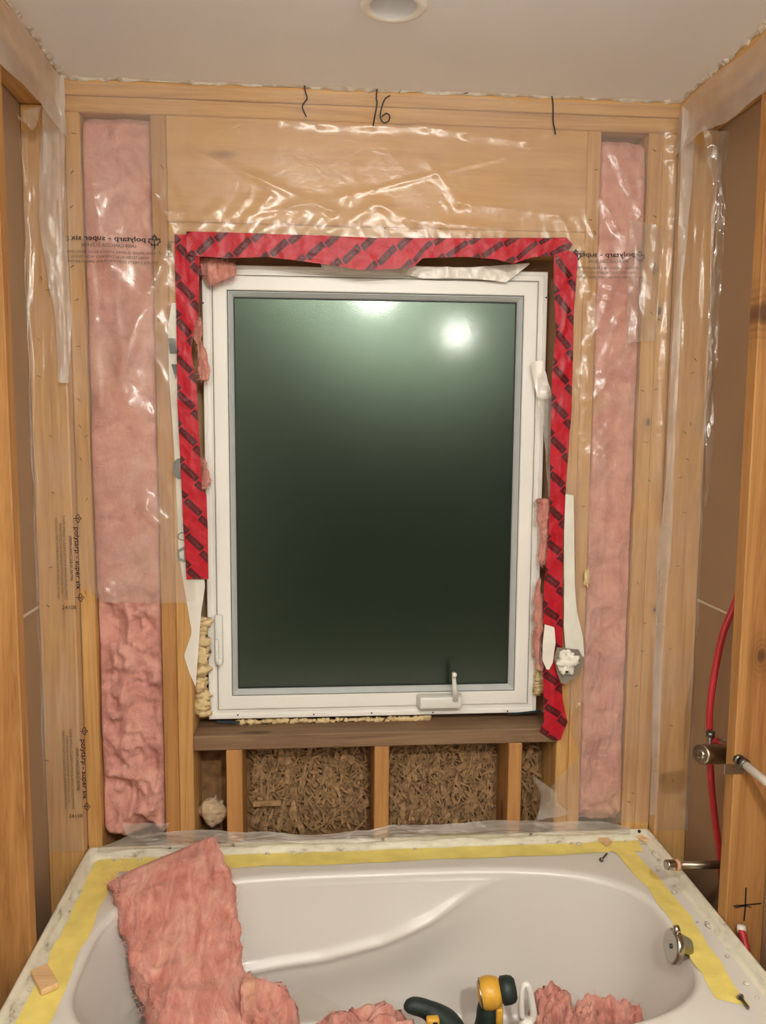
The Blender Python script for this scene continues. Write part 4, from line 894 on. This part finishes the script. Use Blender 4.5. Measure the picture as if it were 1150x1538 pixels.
from_bm('trigger', box_bm(hc[0]+.012, hc[0]+.028, hc[1]-.028, hc[1]-.014, hc[2]-.062, hc[2]-.022, .004, 2), M['toolyellow'], tl, True)
from_bm('battery', box_bm(hc[0]-.046, hc[0]+.055, hc[1]-.04, hc[1]+.04, max(hc[2]-.30, .078), hc[2]-.188, .010, 3), M['rubber'], tl, True)
tl2 = empty('impact_driver', Y(650, 1530, -.45)*np.array([1, 1, 0])+np.array([0, 0, .1]), 'black and yellow impact driver lying left of the drill', 'driver')
q = [Y(px, py, -.44) for px, py in ((606, 1513), (622, 1511), (640, 1516), (658, 1528), (674, 1545), (680, 1562))]+[Y(680, 1590, -.44), np.array([*Y(672, 1600, -.44)[:2], .14])]
bd = tube('body', spline(q, 40), np.interp(np.linspace(0, 1, 40), [0, .04, .12, .3, .5, .7, 1], [.004, .013, .018, .020, .032, .036, .03]), M['rubber'], tl2, 22)
pq = Y(650, 1537, -.485); from_bm('side_plate', box_bm(pq[0]-.014, pq[0]+.014, pq[1]-.006, pq[1]+.012, pq[2]-.016, pq[2]+.012, .004, 2), M['toolyellow'], tl2, True)
lathe('bolt_socket', pq+np.array([.004, -.007, .0]), (0, -1, .3), [(0, .008), (.002, .008), (.0025, .004)], M['dark'], tl2, 6)
b0 = Y(684, 1590, -.44); from_bm('battery', box_bm(b0[0]-.085, b0[0]+.012, b0[1]-.035, b0[1]+.035, .08, .15, .010, 3), M['rubber'], tl2, True)
cg = empty('spray_bottle', Y(790, 1538, -.46)*np.array([1, 1, 0])+np.array([0, 0, .1]), 'white plastic handle with a looped grip right of the drill', 'bottle')
q = [Y(px, py, -.46) for px, py in ((784, 1530), (783, 1505), (785, 1485), (790, 1479), (795, 1486), (799, 1508), (801, 1525), (796, 1535))]
tube('loop_handle', spline(q, 36), np.interp(np.linspace(0, 1, 36), [0, .3, .5, 1], [.0062, .0062, .0072, .0085]), M['whiteplastic'], cg, 14)
cb = Y(791, 1534, -.46); lathe('neck', cb-np.array([0, 0, .05]), (0, 0, 1), [(0, .022), (.03, .020), (.042, .0165), (.050, .0155), (.056, .011)], M['whiteplastic'], cg)
hb = cb[2]-.05-.079; lathe('bottle_body', (cb[0], cb[1], .079), (0, 0, 1), [(0, .030), (.004, .034), (hb-.03, .034), (hb, .022)], M['whiteplastic'], cg)
# clear plastic wrapper
a = [Y(px, py, -.40) for px, py in ((424, 1502), (458, 1492), (510, 1508))]; b = [Y(px, py, -.43) for px, py in ((440, 1542), (470, 1540), (512, 1545))]
b = [np.array([q[0], q[1]+.03, .085]) for q in b]; aa, bb = spline(a, 30), spline(b, 30); u = np.linspace(0, 1, 14); V = aa[:, None]*(1-u)[None, :, None]+bb[:, None]*u[None, :, None]
V[..., 1] -= .008*(ridged(V[..., 0]*18, V[..., 2]*14, V[..., 1]*0, 2)-.5)
film('plastic_wrapper', V.reshape(-1, 3), 30, 14, M['polyclear'], 'small clear plastic wrapper in the tub behind the pink scrap', 'wrapper')

# ------------------------------------------------------------------ small things on the rim
def chip(pxs, z, h, label, rot=True):
    q = [on(2, z, px, py) for px, py in pxs]; V = [(a[0], a[1], z) for a in q]+[(a[0]*1.0, a[1], z+h) for a in q]
    n = len(q); F = [tuple(range(n))[::-1], tuple(range(n, 2*n))]+[(i, (i+1) % n, n+(i+1) % n, n+i) for i in range(n)]
    bm = bmesh.new(); vs = [bm.verts.new(v) for v in V]
    for f in F: bm.faces.new([vs[i] for i in f])
    bmesh.ops.recalc_face_normals(bm, faces=bm.faces); bmesh.ops.bevel(bm, geom=list(bm.edges), offset=.0012, segments=1, affect='EDGES')
    tag(from_bm('wood_chip', bm, M['chip']), label, 'wood chip', 'wood chips on the tub rim')
chip([(62, 1496), (88, 1484), (72, 1454), (46, 1465)], ZD+.004, .012, 'square wood shim offcut on the left tub rim')
chip([(911, 1272), (919, 1266), (907, 1254), (892, 1257)], ZD+.004, .006, 'wood sliver on the back rim near the right corner')
chip([(966, 1265), (980, 1264), (975, 1256), (952, 1256)], ZD+.006, .006, 'wood sliver lying in the right back corner of the tub rim')
def nail(p, q, label, r=.002):
    p, q = np.array(p), np.array(q); d = (q-p)/np.linalg.norm(q-p)
    e = empty('nail', p, label, 'nail', 'nails and screws on the tub rim'); lathe('shank', p, d, [(0, .0005), (.004, r), (np.linalg.norm(q-p), r)], M['steel'], e, 8); lathe('nail_head', q, d, [(0, r*1.5), (.0005, r*2.4), (.002, r*2.4)], M['steel'], e, 10)
nail(on(2, ZD+.006, 912, 1281), on(2, ZD+.007, 903, 1291), 'steel nail on the back rim near the right corner', .0024)
nail(on(2, ZD+.0075, 1125, 1516), on(2, ZD+.0085, 1112, 1498), 'steel screw on the right rim at the bottom of the photo', .003)
nail(on(2, ZD+.0045, 160, 1285), on(2, ZD+.0055, 179, 1284), 'thin dark nail on the back rim at the left corner', .0018)
# plaster crumbs scattered on the rim and the flange
for k in range(26):
    t = random.random(); side = random.choice('LRRRB')
    if side == 'L': c = (-.745+random.uniform(-.004, .012), -.05-t*.6, ZD+.003)
    elif side == 'R': c = (.735+random.uniform(-.025, .012), -.05-t*.6, ZD+.003)
    else: c = (-.7+1.4*t, -.027+random.uniform(-.004, .003), ZD+.003)
    r = random.uniform(.0022, .005); V, F = blob_geo(c, (r*1.4, r*1.4, r*.8), k*1.3, .4, 10, 7); tag(mk('plaster_crumb', V, F, M['torn'], None, True), 'tiny plaster crumb lying on the tub rim', 'crumb', 'plaster crumbs on the tub rim')

# ------------------------------------------------------------------ plumbing on the right
yp = -.27
pex = empty('water_pipe', Y(1083, 1300, yp), 'red flexible water pipe running down the right stud bay', 'pipe')
tube('pipe_run', spline([Y(px, py, yp) for px, py in ((1118, 860), (1104, 905), (1086, 950), (1074, 1005), (1066, 1060), (1065, 1095))], 40), .0085, M['pexred'], pex, 14)
tube('pipe_run', spline([Y(px, py, yp) for px, py in ((1066, 1140), (1068, 1180), (1073, 1230), (1079, 1272), (1086, 1330), (1100, 1420))], 40), .0085, M['pexred'], pex, 14)
p0 = Y(1066, 1112, yp); lathe('crimp_ring', p0, (0, 0, 1), [(.010, .008), (.010, .0105), (.022, .0105), (.022, .008)], M['steel'], pex); tube('tee_fitting', [p0+np.array([0, 0, .020]), p0, p0+np.array([0, 0, -.045])], .0075, M['brass'], pex)
tube('pipe_branch', [p0+np.array([.004, 0, -.004]), Y(1078, 1112, yp-.01), Y(1088, 1122, yp-.03)], .0075, M['pexred'], pex)
yv = -.33
vl = empty('mixing_valve', Y(1092, 1140, yv), 'dull metal mixing valve body in the right stud wall', 'valve')
va = Y(1052, 1133, yv-.05); vb = Y(1094, 1133, yv); ax_ = vb-va; Lv = np.linalg.norm(ax_)
lathe('valve_body', va, ax_, [(0, .017), (0, .0215), (.004, .0225), (Lv*.55, .0225), (Lv*.56, .021), (Lv, .022), (Lv+.012, .015), (Lv+.014, .005)], M['brass'], vl, 32)
lathe('cartridge', va-ax_/Lv*.004, ax_, [(0, .006), (.0, .010), (.012, .012), (.013, .004)], M['chrome'], vl, 20)
tube('inlet_elbow', spline([Y(1090, 1124, yv), Y(1094, 1117, yv+.02), Y(1082, 1113, yv+.045)], 14), .0085, M['brass'], vl)
tube('outlet_elbow', spline([Y(1095, 1136, yv), Y(1108, 1140, yv-.02), Y(1114, 1146, yv-.09)], 14), [.012]*6+[.0095]*8, M['brass'], vl)
wp = empty('supply_pipe', Y(1120, 1147, yv-.11), 'white plastic pipe leaving the mixing valve toward the camera side', 'pipe')
w0, w1 = Y(1117, 1147, -.448), Y(1160, 1182, -.53); w1 = w0+(w1-w0)*(.348/abs(w1[1]-w0[1])); tube('pipe_run', [w0, w0*.6+w1*.4, w1], .0095, M['pexwhite'], wp, 16)
dw = (w1-w0)/np.linalg.norm(w1-w0); lathe('crimp_ring', w0-dw*.004, dw, [(0, .010), (0, .0125), (.010, .0125), (.010, .010)], M['steel'], wp); lathe('crimp_ring', w0-dw*.022, dw, [(0, .009), (0, .0115), (.010, .0115), (.010, .009)], M['steel'], wp)
sp = empty('spout_pipe', Y(1040, 1300, -.30), 'metal stub pipe for the tub spout sticking over the right rim', 'pipe')
s0, s1 = Y(1000, 1299, -.33), Y(1092, 1299, -.31); dv = (s1-s0)/np.linalg.norm(s1-s0); LS = np.linalg.norm(s1-s0)
lathe('stub', s0+dv*.03, dv, [(0, .008), (LS*.35, .0085), (LS*.36, .0095), (LS*.7, .0095), (LS*.71, .0085), (LS+.05, .0085)], M['brass'], sp); 
lathe('threaded_end', s0, dv, [(0, .006), (0, .0115), (.004, .0125), (.007, .011), (.010, .0125), (.013, .011), (.016, .0125), (.02, .0125), (.026, .0085)], M['chrome'], sp)
lathe('washer', s0+dv*.026, dv, [(0, .008), (0, .0135), (.007, .0135), (.007, .008)], plain('copper_washer', srgb(214, 160, 128), .4, var=.05), sp)
lp = empty('water_pipe', Y(1120, 1440, -.47), 'short red pipe end low beside the right near stud', 'pipe'); tube('pipe_run', spline([Y(1113, 1396, -.452), Y(1119, 1420, -.47), Y(1126, 1460, -.50)], 14), .0085, M['pexred'], lp)
lathe('pipe_sleeve', Y(1113, 1390, -.45), (0.05, -.1, -1), [(0, .009), (.012, .010), (.018, .009)], M['pexwhite'], lp)
bp_ = Y(1103, 1156, -.437); mp_ = box('nail_plate', bp_[0]-.022, bp_[0]+.022, -.4345, -.4325, bp_[2]-.012, bp_[2]+.012, M['chrome'], None, .0005); tag(mp_, 'small metal protector plate on the right stud below the valve', 'plate')
def mark(pts, wd, y=-.4332):
    p = spline([xz(px, py, y) for px, py in pts], 20); t = np.gradient(p, axis=0); t /= np.linalg.norm(t, axis=1)[:, None]; nr = np.stack([-t[:, 1], t[:, 0]], 1)
    q = np.stack([p+nr*wd, p-nr*wd], 1).reshape(-1, 2); return np.stack([q[:, 0], np.full(40, y), q[:, 1]], 1), grid_faces(20, 2)
V, F = join_geo([mark([(1120, 1333), (1119, 1360), (1117, 1383)], .0018), mark([(1101, 1361), (1122, 1359), (1143, 1357)], .0018), mark([(1103, 1364), (1118, 1361), (1128, 1363)], .0013)])
tag(mk('marker_cross', V, F, M['ink']), 'black marker cross drawn on the right near stud', 'marking')

# ------------------------------------------------------------------ ceiling lights and the globe lamp behind the camera
def downlight(x, y, lit, label):
    e = empty('recessed_light', (x, y, HC), label, 'light')
    lathe('trim_ring', (x, y, HC-.006), (0, 0, 1), [(.0055, .052), (.0, .050), (-.001, .054), (.001, .066), (.0055, .0715)], M['vinyl'], e, 48) if False else None
    prof = [(0.0055, .0665), (.001, .064), (-.001, .055), (.0005, .048), (.004, .0455)]
    seg = 56; V = [(x+r*math.cos(2*math.pi*k/seg), y+r*math.sin(2*math.pi*k/seg), HC-.0058+s) for s, r in prof for k in range(seg)]
    mk('trim_ring', V, grid_faces(len(prof), seg, True), M['vinyl'], e, True)
    if lit:
        dome = [(.001, .050), (.012, .0485), (.026, .042), (.038, .030), (.045, .015), (.047, .001)]
        V = [(x+r*math.cos(2*math.pi*k/seg), y+r*math.sin(2*math.pi*k/seg), HC-s) for s, r in dome for k in range(seg)]; mk('diffuser_dome', V, grid_faces(6, seg, True), M['rearlit' if y < -2.5 else 'downlit'], e, True)
    else:
        prof = [(-.003, .0455), (.03, .044), (.085, .042), (.0851, .001)]
        V = [(x+r*math.cos(2*math.pi*k/seg), y+r*math.sin(2*math.pi*k/seg), HC+s) for s, r in prof for k in range(seg)]; mk('baffle', V, grid_faces(4, seg, True), M['ceiling'], e, True)
        lathe('bulb', (x, y, HC+.084), (0, 0, -1), [(0, .02), (.02, .036), (.028, .037), (.031, .03), (.032, .002)], M['whiteplastic'], e)
downlight(cpx, cpy, False, 'unlit recessed ceiling light with a white trim ring')
downlight(.19, -2.70, True, 'lit recessed ceiling light behind the camera')
downlight(-.22, -1.72, True, 'added lit ceiling light above the camera, out of view')  # unseen light added to brighten the ceiling and the glow on the glass
gl = empty('wall_lamp', (.735, -2.9, 2.2), 'lit globe lamp on the wall behind the camera', 'lamp')
box('wall_plate', .685, .785, Y0+.0005, Y0+.02, 2.15, 2.25, M['chrome'], gl, .004); tube('arm', [(.735, Y0+.02, 2.2), (.735, -2.965, 2.2)], .012, M['chrome'], gl)
V, F = blob_geo((.735, -2.905, 2.2), (.045, .045, .045), 0, 0, 32, 20); mk('globe', V, F, M['globe'], gl, True)
